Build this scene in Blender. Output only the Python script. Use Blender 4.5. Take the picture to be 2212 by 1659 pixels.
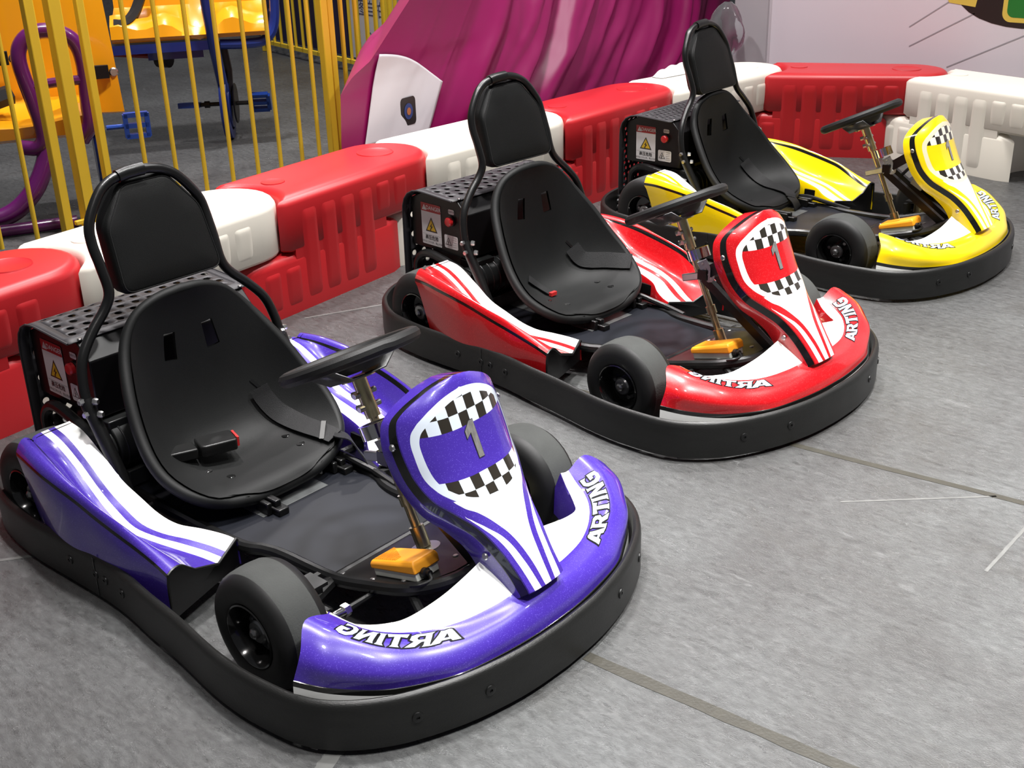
import bpy, bmesh, math, random
from mathutils import Vector, Matrix
random.seed(7)
for o in list(bpy.data.objects): bpy.data.objects.remove(o)
SC = bpy.context.scene
COL = SC.collection
V = Vector
PI = math.pi

# ------------------------------------------------------------------ camera
FPX, IW = 2591.99, 2212.0
cd = bpy.data.cameras.new('camera'); cam = bpy.data.objects.new('camera', cd); COL.objects.link(cam)
cd.sensor_fit = 'HORIZONTAL'; cd.sensor_width = 36.0; cd.lens = FPX / IW * 36.0; cd.clip_start = 0.02; cd.clip_end = 100
_y, _p, _r = 2.29948, 0.420348, -0.029827
_d = V((math.cos(_y) * math.cos(_p), math.sin(_y) * math.cos(_p), -math.sin(_p)))
_rt = V((math.sin(_y), -math.cos(_y), 0)); _up = _rt.cross(_d)
_r2 = math.cos(_r) * _rt + math.sin(_r) * _up
_u2 = -math.sin(_r) * _rt + math.cos(_r) * _up
M = Matrix((_r2, _u2, -_d)).transposed().to_4x4(); M.translation = V((2.23379, -1.53736, 1.51948))
cam.matrix_world = M
SC.camera = cam

# ------------------------------------------------------------------ world, hall lamps, exposure
w = bpy.data.worlds.new('hall'); SC.world = w; w.use_nodes = True
bg = w.node_tree.nodes['Background']; bg.inputs[0].default_value = (0.86, 0.88, 0.95, 1); bg.inputs[1].default_value = 0.10
SC.view_settings.view_transform = 'Standard'; SC.view_settings.look = 'None'
SC.view_settings.gamma = 1.0; SC.view_settings.use_curve_mapping = False
SC.view_settings.exposure = 0.0
LAMPS = [  # hall ceiling spot lamps: x, y, z, watt, colour, spread in degrees
    (2.8, 0.9, 4.6, 98, (1.0, 0.99, 0.96), 78), (0.9, 1.5, 4.8, 50, (1.0, 0.99, 0.97), 70),
    (3.1, 2.9, 4.8, 88, (1.0, 0.98, 0.95), 80), (-0.9, 2.7, 4.9, 56, (1.0, 0.98, 0.96), 90),
    (0.6, 3.7, 4.6, 72, (1.0, 0.97, 0.95), 140), (-1.9, 0.9, 4.8, 46, (1.0, 0.92, 0.93), 85),
    (-3.3, 2.7, 5.0, 84, (1.0, 0.97, 0.98), 110), (1.3, -1.4, 3.8, 16, (1.0, 0.95, 0.93), 80),
    (2.9, -0.4, 4.7, 44, (0.97, 0.99, 1.0), 70), (-5.4, 4.2, 5.0, 60, (1.0, 0.97, 0.95), 150),
    (0.1, 0.2, 4.7, 26, (1.0, 0.98, 0.97), 60),
]
for i, (x, y, z, pw, c, spr) in enumerate(LAMPS):
    ld = bpy.data.lights.new('hall_lamp', 'AREA'); ld.shape = 'DISK'; ld.size = .3; ld.energy = pw; ld.color = c; ld.spread = math.radians(spr)
    lo = bpy.data.objects.new('hall_lamp', ld); COL.objects.link(lo); lo.location = (x, y, z)

# ------------------------------------------------------------------ materials
def srgb(r, g, b):
    f = lambda c: (c / 255 / 12.92) if c / 255 <= .04045 else ((c / 255 + .055) / 1.055) ** 2.4
    return (f(r), f(g), f(b), 1)

def mat(name, col, rough=.5, metal=0., coat=0., spec=.5, bump=0., bscale=200., vary=0., vscale=8., flake=0., stretch=None, sheen=0., trans=0., alpha=1., emit=0.):
    m = bpy.data.materials.new(name); m.use_nodes = True; nt = m.node_tree; b = nt.nodes['Principled BSDF']
    if len(col) == 3: col = (*col, 1)
    b.inputs['Base Color'].default_value = col; b.inputs['Roughness'].default_value = rough; b.inputs['Metallic'].default_value = metal
    b.inputs['Coat Weight'].default_value = coat; b.inputs['Coat Roughness'].default_value = .04; b.inputs['Specular IOR Level'].default_value = spec
    b.inputs['Sheen Weight'].default_value = sheen; b.inputs['Transmission Weight'].default_value = trans; b.inputs['Alpha'].default_value = alpha
    tc = nt.nodes.new('ShaderNodeTexCoord'); vec = tc.outputs['Object']
    if stretch:
        mp = nt.nodes.new('ShaderNodeMapping'); mp.inputs['Scale'].default_value = stretch; nt.links.new(vec, mp.inputs['Vector']); vec = mp.outputs[0]
    cur = None
    if vary:
        n = nt.nodes.new('ShaderNodeTexNoise'); n.inputs['Scale'].default_value = vscale; n.inputs['Detail'].default_value = 4; nt.links.new(vec, n.inputs['Vector'])
        mx = nt.nodes.new('ShaderNodeMix'); mx.data_type = 'RGBA'; nt.links.new(n.outputs['Fac'], mx.inputs['Factor'])
        mx.inputs['A'].default_value = tuple(c * (1 - vary) for c in col[:3]) + (1,); mx.inputs['B'].default_value = tuple(min(1, c * (1 + vary)) for c in col[:3]) + (1,)
        cur = mx.outputs['Result']
    if flake:
        vo = nt.nodes.new('ShaderNodeTexVoronoi'); vo.inputs['Scale'].default_value = 900; nt.links.new(tc.outputs['Object'], vo.inputs['Vector'])
        sp = nt.nodes.new('ShaderNodeSeparateColor'); nt.links.new(vo.outputs['Color'], sp.inputs[0])
        gt = nt.nodes.new('ShaderNodeMath'); gt.operation = 'GREATER_THAN'; gt.inputs[1].default_value = 1 - flake; nt.links.new(sp.outputs[0], gt.inputs[0])
        mx = nt.nodes.new('ShaderNodeMix'); mx.data_type = 'RGBA'; nt.links.new(gt.outputs[0], mx.inputs['Factor'])
        if cur: nt.links.new(cur, mx.inputs['A'])
        else: mx.inputs['A'].default_value = col
        mx.inputs['B'].default_value = tuple(min(1, c * 1.5 + .04) for c in col[:3]) + (1,)
        cur = mx.outputs['Result']
    if cur: nt.links.new(cur, b.inputs['Base Color'])
    if bump:
        n = nt.nodes.new('ShaderNodeTexNoise'); n.inputs['Scale'].default_value = bscale; n.inputs['Detail'].default_value = 3; nt.links.new(vec, n.inputs['Vector'])
        bp = nt.nodes.new('ShaderNodeBump'); bp.inputs['Strength'].default_value = bump; bp.inputs['Distance'].default_value = .002
        nt.links.new(n.outputs['Fac'], bp.inputs['Height']); nt.links.new(bp.outputs[0], b.inputs['Normal'])
    return m

MT = {}
MT['white'] = mat('white_gelcoat', (.86, .86, .83), .25, coat=.8)
MT['stripe'] = mat('black_stripe_gloss', (.006, .006, .0055), .2, coat=.8, spec=.4)
MT['bumper'] = mat('black_bumper_plastic', (.0095, .0095, .009), .40, spec=.4, bump=.25, bscale=160, vary=.35, vscale=14, stretch=(1, 1, 5))
MT['rubber'] = mat('tyre_sidewall_rubber', (.008, .008, .008), .55, spec=.35, vary=.3, vscale=20)
MT['tread'] = mat('tyre_tread_rubber_dusty', (.046, .048, .046), .85, spec=.3, vary=.45, vscale=9, bump=.3, bscale=300)
MT['rim'] = mat('rim_black_gloss', (.008, .008, .008), .15, coat=.6)
MT['powder'] = mat('black_powder_coat', (.007, .007, .007), .32, spec=.45, vary=.2, bump=.1, bscale=300)
MT['sheet'] = mat('black_sheet_metal', (.036, .034, .037), .5, spec=.4, vary=.2)
MT['box'] = mat('black_box_panel', (.005, .0045, .005), .35, spec=.35)
MT['seat'] = mat('black_seat_plastic', (.0060, .0064, .0064), .58, spec=.24, vary=.3, vscale=10, bump=.15, bscale=500)
MT['leather'] = mat('black_leatherette', (.0046, .005, .0048), .5, spec=.24, bump=.35, bscale=700)
MT['foam'] = mat('steering_grip_foam', (.008, .008, .008), .55, spec=.35, bump=.2, bscale=500)
MT['gold'] = mat('zinc_plated_steel', (.62, .55, .33), .28, metal=1, vary=.15, vscale=40)
MT['chrome'] = mat('chrome', (.8, .78, .77), .12, metal=1)
MT['steel'] = mat('brushed_steel', (.62, .61, .60), .3, metal=1)
MT['plate'] = mat('grey_steel_plate', (.42, .43, .47), .38, metal=.8)
MT['motor'] = mat('dark_grey_motor', (.020, .021, .021), .36, metal=.2, vary=.2)
MT['pan'] = mat('floor_pan_dark', (.0085, .0095, .0135), .42, spec=.28, vary=.4, vscale=9)
MT['panel'] = mat('front_panel_black', (.008, .0072, .0068), .3, spec=.4, vary=.25, vscale=9)
MT['orange'] = mat('orange_plastic', srgb(255, 168, 40), .42)
MT['greyp'] = mat('grey_plastic', (.55, .56, .5), .5)
MT['belt'] = mat('black_webbing', (.007, .007, .0075), .6, spec=.3, bump=.4, bscale=900, stretch=(1, 1, .3))
MT['blackp'] = mat('black_plastic', (.007, .007, .007), .38, spec=.4)
MT['redb'] = mat('red_plastic', srgb(190, 30, 34), .35, coat=.3)
MT['lwhite'] = mat('label_white', (.78, .77, .76), .35)
MT['lred'] = mat('label_red', srgb(176, 34, 38), .35)
MT['lyel'] = mat('label_yellow', srgb(226, 186, 40), .35)
MT['lblk'] = mat('label_black', (.02, .02, .02), .4)
MT['outl'] = mat('letter_outline_black', (.004, .004, .004), .5, spec=.1)
MT['letter'] = mat('letter_silver_white', (.34, .38, .45), .4)
MT['silver'] = mat('number_silver', (.52, .50, .48), .3, metal=.75, stretch=(30, 30, 2), vary=.45, vscale=6)
MT['bracket'] = mat('dark_grey_bracket', (.07, .07, .07), .4, metal=.6)
MT['gold_dirty'] = mat('zinc_cast', (.5, .46, .28), .4, metal=1, vary=.3, vscale=60)
PAINT = {'purple': mat('purple_metalflake', srgb(62, 40, 146), .3, coat=1, flake=.05, spec=.4),
         'red': mat('red_metalflake', srgb(184, 14, 22), .3, coat=1, flake=.04, spec=.4),
         'yellow': mat('yellow_gelcoat', srgb(246, 210, 6), .3, coat=1, spec=.4)}

# ------------------------------------------------------------------ mesh helpers
class MB:
    def __init__(s): s.v = []; s.f = []; s.m = []; s.uv = {}
    def add(s, vs, fs, mi=0):
        n = len(s.v); s.v += [tuple(p) for p in vs]
        for f in fs: s.f.append(tuple(i + n for i in f)); s.m.append(mi)
        return n
    def grid(s, rows, mi=0, cu=False, cv=False, mf=None):
        R = len(rows); Cn = len(rows[0]); vs = [p for r in rows for p in r]; n = len(s.v); s.v += [tuple(p) for p in vs]
        for i in range(R if cu else R - 1):
            for j in range(Cn if cv else Cn - 1):
                a = i * Cn + j; b = i * Cn + (j + 1) % Cn; c = ((i + 1) % R) * Cn + (j + 1) % Cn; d = ((i + 1) % R) * Cn + j
                k = mf(i, j) if mf else mi
                if k is None: continue
                s.f.append((n + a, n + b, n + c, n + d)); s.m.append(k)
        return n
    def box(s, c, size, rot=None, mi=0):
        c = V(c); hx, hy, hz = (q / 2 for q in size); vs = []
        for x in (-hx, hx):
            for y in (-hy, hy):
                for z in (-hz, hz):
                    p = V((x, y, z)); vs.append(c + (rot @ p if rot else p))
        s.add(vs, [(0, 1, 3, 2), (4, 6, 7, 5), (0, 4, 5, 1), (2, 3, 7, 6), (0, 2, 6, 4), (1, 5, 7, 3)], mi)
    def tube(s, path, r, n=10, closed=False, cap=True, mi=0):
        P = [V(p) for p in path]; N = len(P); rings = []
        up = None
        for i in range(N):
            if closed: t = (P[(i + 1) % N] - P[i - 1])
            else: t = P[min(i + 1, N - 1)] - P[max(i - 1, 0)]
            t = t.normalized()
            if up is None:
                up = V((0, 0, 1)) if abs(t.z) < .9 else V((1, 0, 0))
            a = t.cross(up).normalized(); up = a.cross(t).normalized()
            rr = r[i] if isinstance(r, (list, tuple)) else r
            rings.append([P[i] + (a * math.cos(2 * PI * k / n) + up * math.sin(2 * PI * k / n)) * rr for k in range(n)])
        b = s.grid(rings, mi, cu=closed, cv=True)
        if cap and not closed:
            s.f.append(tuple(b + k for k in range(n))[::-1]); s.m.append(mi)
            s.f.append(tuple(b + (N - 1) * n + k for k in range(n))); s.m.append(mi)
    def lathe(s, prof, o, ax, n=24, mi=0, mf=None, cap=False):
        """prof: list of (r, h) along axis ax from o"""
        o = V(o); ax = V(ax).normalized(); u = ax.cross(V((0, 0, 1)) if abs(ax.z) < .9 else V((1, 0, 0))).normalized(); w_ = ax.cross(u)
        rows = [[o + ax * h + (u * math.cos(2 * PI * k / n) + w_ * math.sin(2 * PI * k / n)) * r for k in range(n)] for r, h in prof]
        b = s.grid(rows, mi, cv=True, mf=(lambda i, j: mf(i)) if mf else None)
        if cap:
            s.f.append(tuple(b + k for k in range(n))[::-1]); s.m.append(mf(0) if mf else mi)
            e = b + (len(prof) - 1) * n; s.f.append(tuple(e + k for k in range(n))); s.m.append(mf(len(prof) - 2) if mf else mi)
    def cyl(s, a, b, r, n=14, mi=0):
        a = V(a); b = V(b); s.lathe([(r, 0), (r, (b - a).length)], a, b - a, n, mi, cap=True)
    def ext(s, poly, T, z0, z1, mi=0, mside=None):
        """extrude a 2D convex-ish polygon; T maps (u,v,h)->point"""
        n = len(poly); lo = [T(u, v, z0) for u, v in poly]; hi = [T(u, v, z1) for u, v in poly]
        b = s.add(lo + hi, [tuple(range(n))[::-1], tuple(range(n, 2 * n))], mi)
        for i in range(n):
            j = (i + 1) % n; s.f.append((b + i, b + j, b + n + j, b + n + i)); s.m.append(mi if mside is None else mside)
    def mesh(s, name, mats, sharp=35, fix=True):
        me = bpy.data.meshes.new(name); me.from_pydata(s.v, [], s.f)
        for m in mats: me.materials.append(m)
        me.polygons.foreach_set('material_index', s.m)
        if fix:
            bm = bmesh.new(); bm.from_mesh(me); bmesh.ops.remove_doubles(bm, verts=bm.verts, dist=1e-5); bmesh.ops.recalc_face_normals(bm, faces=bm.faces); bm.to_mesh(me); bm.free()
        me.polygons.foreach_set('use_smooth', [True] * len(me.polygons)); me.set_sharp_from_angle(angle=math.radians(sharp)); me.update()
        return me
    def build(s, name, mats, parent=None, loc=None, sharp=35, fix=True, label=None):
        if not isinstance(mats, (list, tuple)): mats = [mats]
        return obj(name, s.mesh(name, mats, sharp, fix), parent, loc, label)

def obj(name, me, parent=None, loc=None, label=None):
    o = bpy.data.objects.new(name, me); COL.objects.link(o)
    if parent: o.parent = parent
    if loc is not None: o.location = loc
    if label: o['label'] = label
    return o

def tag(o, label, cat, group=None, kind=None):
    o['label'] = label
    if cat: o['category'] = cat
    if group: o['group'] = group
    if kind: o['kind'] = kind
    return o

def empty(name, loc=(0, 0, 0), rz=0.):
    o = bpy.data.objects.new(name, None); COL.objects.link(o); o.location = loc; o.rotation_euler = (0, 0, rz); o.empty_display_size = .1
    return o

def bevel(o, wd, seg=2, ang=30):
    m = o.modifiers.new('bevel', 'BEVEL'); m.width = wd; m.segments = seg; m.limit_method = 'ANGLE'; m.angle_limit = math.radians(ang); m.harden_normals = False
    return o

def cr(P, t):
    """Catmull-Rom through P at parameter t in [0,len-1]"""
    n = len(P); i = max(0, min(int(math.floor(t)), n - 2)); f = t - i
    p1 = V(P[i]); p2 = V(P[i + 1]); p0 = V(P[i - 1]) if i > 0 else p1 * 2 - p2; p3 = V(P[i + 2]) if i + 2 < n else p2 * 2 - p1
    return .5 * ((2 * p1) + (p2 - p0) * f + (2 * p0 - 5 * p1 + 4 * p2 - p3) * f * f + (3 * p1 - p0 - 3 * p2 + p3) * f ** 3)

def spl(P, k=6):
    return [cr(P, i / k) for i in range((len(P) - 1) * k + 1)]

def interp(tab, x):
    if x <= tab[0][0]: return tab[0][1]
    for (a, b), (c, d) in zip(tab, tab[1:]):
        if x <= c: return b + (d - b) * (x - a) / (c - a)
    return tab[-1][1]

def curve_mesh(polys, offset=0., text=None, size=1.):
    """fill 2D polygons (holes by even-odd) or a text; returns (verts2d, faces)"""
    if text is not None:
        cu = bpy.data.curves.new('t', 'FONT'); cu.body = text; cu.size = size; cu.align_x = 'CENTER'; cu.align_y = 'CENTER'; cu.resolution_u = 3
    else:
        cu = bpy.data.curves.new('t', 'CURVE'); cu.dimensions = '2D'; cu.fill_mode = 'BOTH'
        for p in polys:
            sp = cu.splines.new('POLY'); sp.points.add(len(p) - 1); sp.use_cyclic_u = True
            for q, (x, y) in zip(sp.points, p): q.co = (x, y, 0, 1)
    cu.offset = offset
    o = bpy.data.objects.new('t', cu); COL.objects.link(o)
    dg = bpy.context.evaluated_depsgraph_get(); me = bpy.data.meshes.new_from_object(o.evaluated_get(dg))
    bm = bmesh.new(); bm.from_mesh(me); bmesh.ops.remove_doubles(bm, verts=bm.verts, dist=1e-5)
    vs = [(v.co.x, v.co.y) for v in bm.verts]; fs = [tuple(v.index for v in f.verts) for f in bm.faces]
    bm.free(); bpy.data.objects.remove(o); bpy.data.meshes.remove(me); bpy.data.curves.remove(cu)
    return vs, fs

def disc(mb, c, nrm, r, h, n=12, mi=0):
    mb.lathe([(0.0005, h), (r * .75, h), (r, h * .5), (r, 0)], V(c), V(nrm), n, mi)

# ------------------------------------------------------------------ setting: floor and booth wall
def floor_material():
    m = bpy.data.materials.new('exhibition_floor'); m.use_nodes = True; nt = m.node_tree; L = nt.links.new; b = nt.nodes['Principled BSDF']
    tc = nt.nodes.new('ShaderNodeTexCoord')
    def noise(scale, det, st=(1, 1, 1), rot=0., dist=0.):
        mp = nt.nodes.new('ShaderNodeMapping'); mp.inputs['Scale'].default_value = st; mp.inputs['Rotation'].default_value = (0, 0, rot); L(tc.outputs['Object'], mp.inputs['Vector'])
        n = nt.nodes.new('ShaderNodeTexNoise'); n.inputs['Scale'].default_value = scale; n.inputs['Detail'].default_value = det; n.inputs['Roughness'].default_value = .65; n.inputs['Distortion'].default_value = dist
        L(mp.outputs[0], n.inputs['Vector']); return n.outputs['Fac']
    def ramp(s, p0, c0, p1, c1):
        r = nt.nodes.new('ShaderNodeValToRGB'); r.color_ramp.elements[0].position = p0; r.color_ramp.elements[0].color = c0; r.color_ramp.elements[1].position = p1; r.color_ramp.elements[1].color = c1; L(s, r.inputs[0]); return r.outputs[0]
    def mix(a, bb, f, mode='MIX'):
        x = nt.nodes.new('ShaderNodeMix'); x.data_type = 'RGBA'; x.blend_type = mode
        for k, s in (('A', a), ('B', bb)):
            if isinstance(s, tuple): x.inputs[k].default_value = s
            else: L(s, x.inputs[k])
        if isinstance(f, float): x.inputs['Factor'].default_value = f
        else: L(f, x.inputs['Factor'])
        return x.outputs['Result']
    g = lambda v, t=(1, 1, 1): (v * t[0], v * t[1], v * t[2], 1)
    big = ramp(noise(1.3, 6), .32, g(.050, (1, .96, .945)), .68, g(.098, (.97, 1, 1.0)))
    fine = ramp(noise(34, 5, (1, 2.2, 1), .3), .3, g(.62), .7, g(1.35))
    c = mix(big, fine, 1.0, 'MULTIPLY')
    streak = ramp(noise(9, 6, (.35, 5, 1), .25), .52, g(1.0), .72, g(.62))
    c = mix(c, streak, .75, 'MULTIPLY')
    scuff = ramp(noise(5, 8, (1, 3.0, 1), -.6, 1.2), .64, (0, 0, 0, 1), .74, (1, 1, 1, 1))
    c = mix(c, g(.135), scuff)
    grime = ramp(noise(3.1, 5, (1, 1, 1), 0, .6), .58, (0, 0, 0, 1), .75, (.6, .6, .6, 1))
    c = mix(c, (.046, .043, .038, 1), grime)
    L(c, b.inputs['Base Color'])
    rr = ramp(noise(16, 5, (1, 2.5, 1), .3), .3, g(.20), .75, g(.50)); L(rr, b.inputs['Roughness'])
    b.inputs['Specular IOR Level'].default_value = .5
    h1 = noise(170, 4, (1, 2.4, 1), .35); h2 = noise(22, 4, (1, 2, 1), .2)
    ad = nt.nodes.new('ShaderNodeMath'); ad.operation = 'ADD'; L(h1, ad.inputs[0]); L(h2, ad.inputs[1])
    bp = nt.nodes.new('ShaderNodeBump'); bp.inputs['Strength'].default_value = .75; bp.inputs['Distance'].default_value = .0025; L(ad.outputs[0], bp.inputs['Height']); L(bp.outputs[0], b.inputs['Normal'])
    return m

mb = MB(); mb.grid([[(-12 + 1.5 * i, -6 + 1.5 * j, 0) for j in range(13)] for i in range(13)])
floor = mb.build('floor', floor_material()); tag(floor, 'grey scuffed exhibition hall floor with seams', None, kind='structure')
tape_old = mat('old_tape_residue', (.034, .031, .023), .5, vary=.35, vscale=30, bump=.4, bscale=150)
tape_pale = mat('pale_scratch', (.125, .125, .12), .5, vary=.3, vscale=30)
def strip(p, q, wd, m, name='floor_seam'):
    p = V((*p, 0)); q = V((*q, 0)); t = (q - p).normalized(); n = V((-t.y, t.x, 0)) * wd / 2
    mb = MB(); k = 14; rows = []
    for z in (0., .0009):
        pass
    L = [p + (q - p) * i / k for i in range(k + 1)]
    j = lambda i: (random.uniform(.85, 1.15))
    a = [x + n * j(0) for x in L]; b = [x - n * j(0) for x in L]
    up = V((0, 0, .0009)); mb.grid([a, [x + up for x in a], [x + up for x in b], b])
    mb.build(name, m, floor)
strip((.99, .06), (1.9, .115), .03, tape_old)
strip((-.45, 1.02), (2.3, 1.32), .022, tape_old)
strip((1.10, .955), (1.39, 1.22), .006, tape_pale, 'floor_scratch')
strip((1.50, .87), (1.50, 1.12), .008, tape_pale, 'floor_scratch')
strip((.83, -.52), (.78, -.40), .035, tape_pale, 'floor_scratch')
strip((-1.0, .98), (-.85, 1.3), .01, tape_pale, 'floor_scratch')
strip((-.6, -.93), (-.25, -.42), .012, tape_pale, 'floor_scratch')

# booth wall behind the right-hand barriers
wallm = mat('booth_wall_print', (.76, .70, .75), .5, vary=.06, vscale=1.2)
wall_edge = mat('booth_wall_edge_grey', (.46, .44, .46), .5)
WY = 4.9
mb = MB(); mb.box((.70, WY + .03, 1.3), (4.24, .06, 2.6)); wall = mb.build('wall_right', wallm); tag(wall, 'pale lilac printed booth wall', None, kind='structure')
mb = MB(); mb.box((-1.53, WY + .02, 1.3), (.22, .08, 2.6)); o = mb.build('trim_1', wall_edge, wall)
# printed graphic on the wall: thin diagonal lines and the lower part of a dark rounded shape with green and yellow fields
pm = {'line': mat('print_grey_line', (.36, .34, .37), .5), 'dark': mat('print_dark_brown', (.020, .012, .011), .45), 'yel': mat('print_yellow', srgb(226, 196, 84), .5), 'green': mat('print_green', srgb(34, 120, 44), .5)}
def wprint(name, poly, m, h=.001):
    vs, fs = curve_mesh([poly]); mb = MB(); mb.add([(x, WY - h, z) for x, z in vs], fs); mb.build(name, m, wall)
def wline(p, q, wd=.006):
    p = V(p); q = V(q); t = (q - p).normalized(); n = V((-t.y, t.x)) * wd / 2; wprint('printed_line', [tuple(p + n), tuple(q + n), tuple(q - n), tuple(p - n)], pm['line'])
wline((-.565, .578), (-.36, .72)); wline((-.555, .477), (-.22, .668)); wline((-.335, .385), (.30, .70)); wline((-.36, .72), (.1, 1.04))
el = lambda cx, cz, rx, rz, n=28: [(cx + rx * math.cos(2 * PI * i / n), cz + rz * math.sin(2 * PI * i / n)) for i in range(n)]
wprint('printed_shape', el(.03, .78, .36, .172), pm['dark'], .001)
wprint('printed_shape', [(-.44, .83), (-.36, .715), (-.22, .70), (-.2, .83)], pm['yel'], .0016)
rr_ = lambda x0, z0, x1, z1, r: [(cx + r * math.cos(t * PI / 12), cz + r * math.sin(t * PI / 12)) for (cx, cz, s) in ((x1 - r, z1 - r, 0), (x0 + r, z1 - r, 6), (x0 + r, z0 + r, 12), (x1 - r, z0 + r, 18)) for t in range(s, s + 7)]
wprint('printed_shape', rr_(-.078, .636, .36, .82, .045), pm['yel'], .0016)
wprint('printed_shape', rr_(-.055, .660, .34, .80, .035), pm['green'], .0022)

# ------------------------------------------------------------------ interlocking plastic barriers
B_RED = mat('red_rotomoulded_plastic', srgb(186, 32, 38), .4, vary=.06, vscale=5, bump=.08, bscale=350)
B_WHT = mat('white_rotomoulded_plastic', (.84, .79, .69), .4, vary=.03, vscale=5, bump=.05, bscale=350)
BR, BH, BS = .19, .425, .222     # half width, height, step height
def arc(cx, r, a0, a1, n=9): return [(cx + r * math.cos(a0 + (a1 - a0) * i / n), r * math.sin(a0 + (a1 - a0) * i / n)) for i in range(n + 1)]
def barrier(p, q, m, label):
    p = V((*p, 0)); q = V((*q, 0)); L = (q - p).length; ang = math.atan2((q - p).y, (q - p).x)
    mb = MB(); R = BR - .003; c = math.asin(.094 / .19)
    # outlines in local coords: u along, w across (front = -w)
    def outline(left_convex, right_convex, inset=0.):
        r = R - inset; o = []; aq = min(1.02, math.asin((r - .02) / (R + .008 + inset)))
        if right_convex: o += arc(L, r, -PI / 2, PI / 2, 14)
        else: o += [(L - .162 - inset, -r)] + [(L - x, y) for x, y in arc(0, R + .008 + inset, -aq, aq, 12)][:] + [(L - .162 - inset, r)]
        if left_convex: o += [(-x, -y) for x, y in arc(0, r, -PI / 2, PI / 2, 14)]
        else: o += [(.13 + inset, r)] + [(x, y) for x, y in arc(0, R + .008 + inset, aq, -aq, 12)] + [(.13 + inset, -r)]
        return o
    def solid(lc, rc, z0, z1, top_round, bot_round):
        levels = []
        if bot_round: levels += [(.016, z0), (.005, z0 + .004), (0, z0 + .014)]
        else: levels += [(0, z0)]
        if top_round: levels += [(0, z1 - .032), (.0035, z1 - .020), (.010, z1 - .010), (.020, z1 - .003), (.034, z1)]
        else: levels += [(0, z1)]
        rows = [[V((u, w_, z)) for u, w_ in outline(lc, rc, ins)] for ins, z in levels]
        b = mb.grid(rows, cv=True); n = len(rows[0])
        for off_, rev in ((0, True), ((len(rows) - 1) * n, False)):
            idx = [b + off_ + k for k in range(n)]
            mb.f.append(tuple(reversed(idx)) if rev else tuple(idx)); mb.m.append(0)
    solid(True, False, 0.0, BS - .002, True, False)
    solid(False, True, BS + .002, BH, True, True)
    mb.box((L / 2 - .015, 0, BS), (L - .34, 2 * R - .004, .05))
    # moulded ribs on the front and rear faces
    def rib(u, z0, z1, sgn):
        sm = lambda t: max(0, min(1, t)) ** 2 * (3 - 2 * max(0, min(1, t)))
        rows = []
        for k in range(15):
            t = k / 14; z = z0 + (z1 - z0) * t; e = min((z1 - z) / .026, (z - z0) / .09); prof = max(0., 1 - (1 - min(1, max(0, e))) ** 2) ** .5
            rows.append([V((u + .047 * x, sgn * (R - .003 + .0085 * prof * sm((1 - abs(x)) / .55)), z)) for x in [-1 + 2 * j / 14 for j in range(15)]])
        mb.grid(rows)
    for sgn in (-1, 1):
        for k in range(6): rib(.235 + .1 * k, .028 if k < 4 else BS + .03, .375, sgn)
        for k in range(2): rib(.032 + .1 * k, .028, .178, sgn)
    # round filler caps on top
    mb.lathe([(.075, -.001), (.072, .004), (.066, .001), (.0005, .001)], (L - .02, 0, BH - .0005), (0, 0, 1), 24)
    mb.lathe([(.045, -.001), (.043, .004), (.03, .002), (.0005, .002)], (.27, .02, BH - .0005), (0, 0, 1), 20)
    o = mb.build('barrier_block', m, loc=p, sharp=50, fix=True); o.rotation_euler = (0, 0, ang)
    return tag(o, label, 'barrier', 'interlocking plastic track barriers')
JT = [(-1.075, -.785), (-1.156, .041), (-1.235, .852), (-1.315, 1.678), (-1.272, 2.507), (-1.257, 3.337), (-1.113, 4.155), (-.374, 4.531), (.438, 4.36)]
BL = ['red plastic barrier block at the left frame edge behind the purple kart', 'white plastic barrier block behind the purple kart headrest', 'red ribbed plastic barrier block between purple and red karts below the yellow fence',
      'white plastic barrier block behind the red kart headrest', 'red plastic barrier block between the red and yellow karts', 'white plastic barrier block behind the yellow kart headrest',
      'red ribbed plastic barrier block behind the yellow kart steering wheel', 'white ribbed plastic barrier block at the right frame edge']
for i in range(8): barrier(JT[i], JT[i + 1], B_RED if i % 2 == 0 else B_WHT, BL[i])

# ------------------------------------------------------------------ yellow fence
FY = mat('yellow_enamel', srgb(236, 200, 52), .42, vary=.08, vscale=6)
def fence(label, bars, posts, ztop, name='fence_panel', br=.0105, rail=True, zlow=.07, low=True):
    allp = bars + [(x, y) for x, y, s in posts]
    e = empty(name, (allp[0][0], allp[0][1], 0)); o0 = V((allp[0][0], allp[0][1], 0))
    bar_me = None
    for x, y in bars:
        if bar_me is None:
            mb = MB(); mb.cyl((0, 0, zlow), (0, 0, ztop), br, 10); bar_me = mb.mesh('bar', [FY])
        obj('bar', bar_me, e, V((x, y, 0)) - o0)
    for x, y, s in posts:
        mb = MB(); mb.box((0, 0, (ztop + .03) / 2), (s, s, ztop + .03)); ob = mb.build('post', FY, e, V((x, y, 0)) - o0); bevel(ob, .004)
    if rail:
        pts = sorted(allp, key=lambda p: (p[0] - allp[0][0]) ** 2 + (p[1] - allp[0][1]) ** 2)
        for z in ((zlow, ztop) if low else (ztop,)):
            mb = MB()
            for p, q in zip(pts, pts[1:]):
                p = V((*p, z)) - o0; q = V((*q, z)) - o0; t = (q - p); mid = (p + q) / 2
                mb.box(mid, (t.length + .012, .03, .03), Matrix.Rotation(math.atan2(t.y, t.x), 3, 'Z'))
            mb.build('rail', FY, e)
    return tag(e, label, 'fence', 'yellow fence panels')
fence('yellow bar fence panel at the left frame edge beside the purple tube seat', [(-2.646, .701), (-2.633, .859)], [(-2.622, .998, .042)], 1.14, zlow=.02, low=False)
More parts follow.
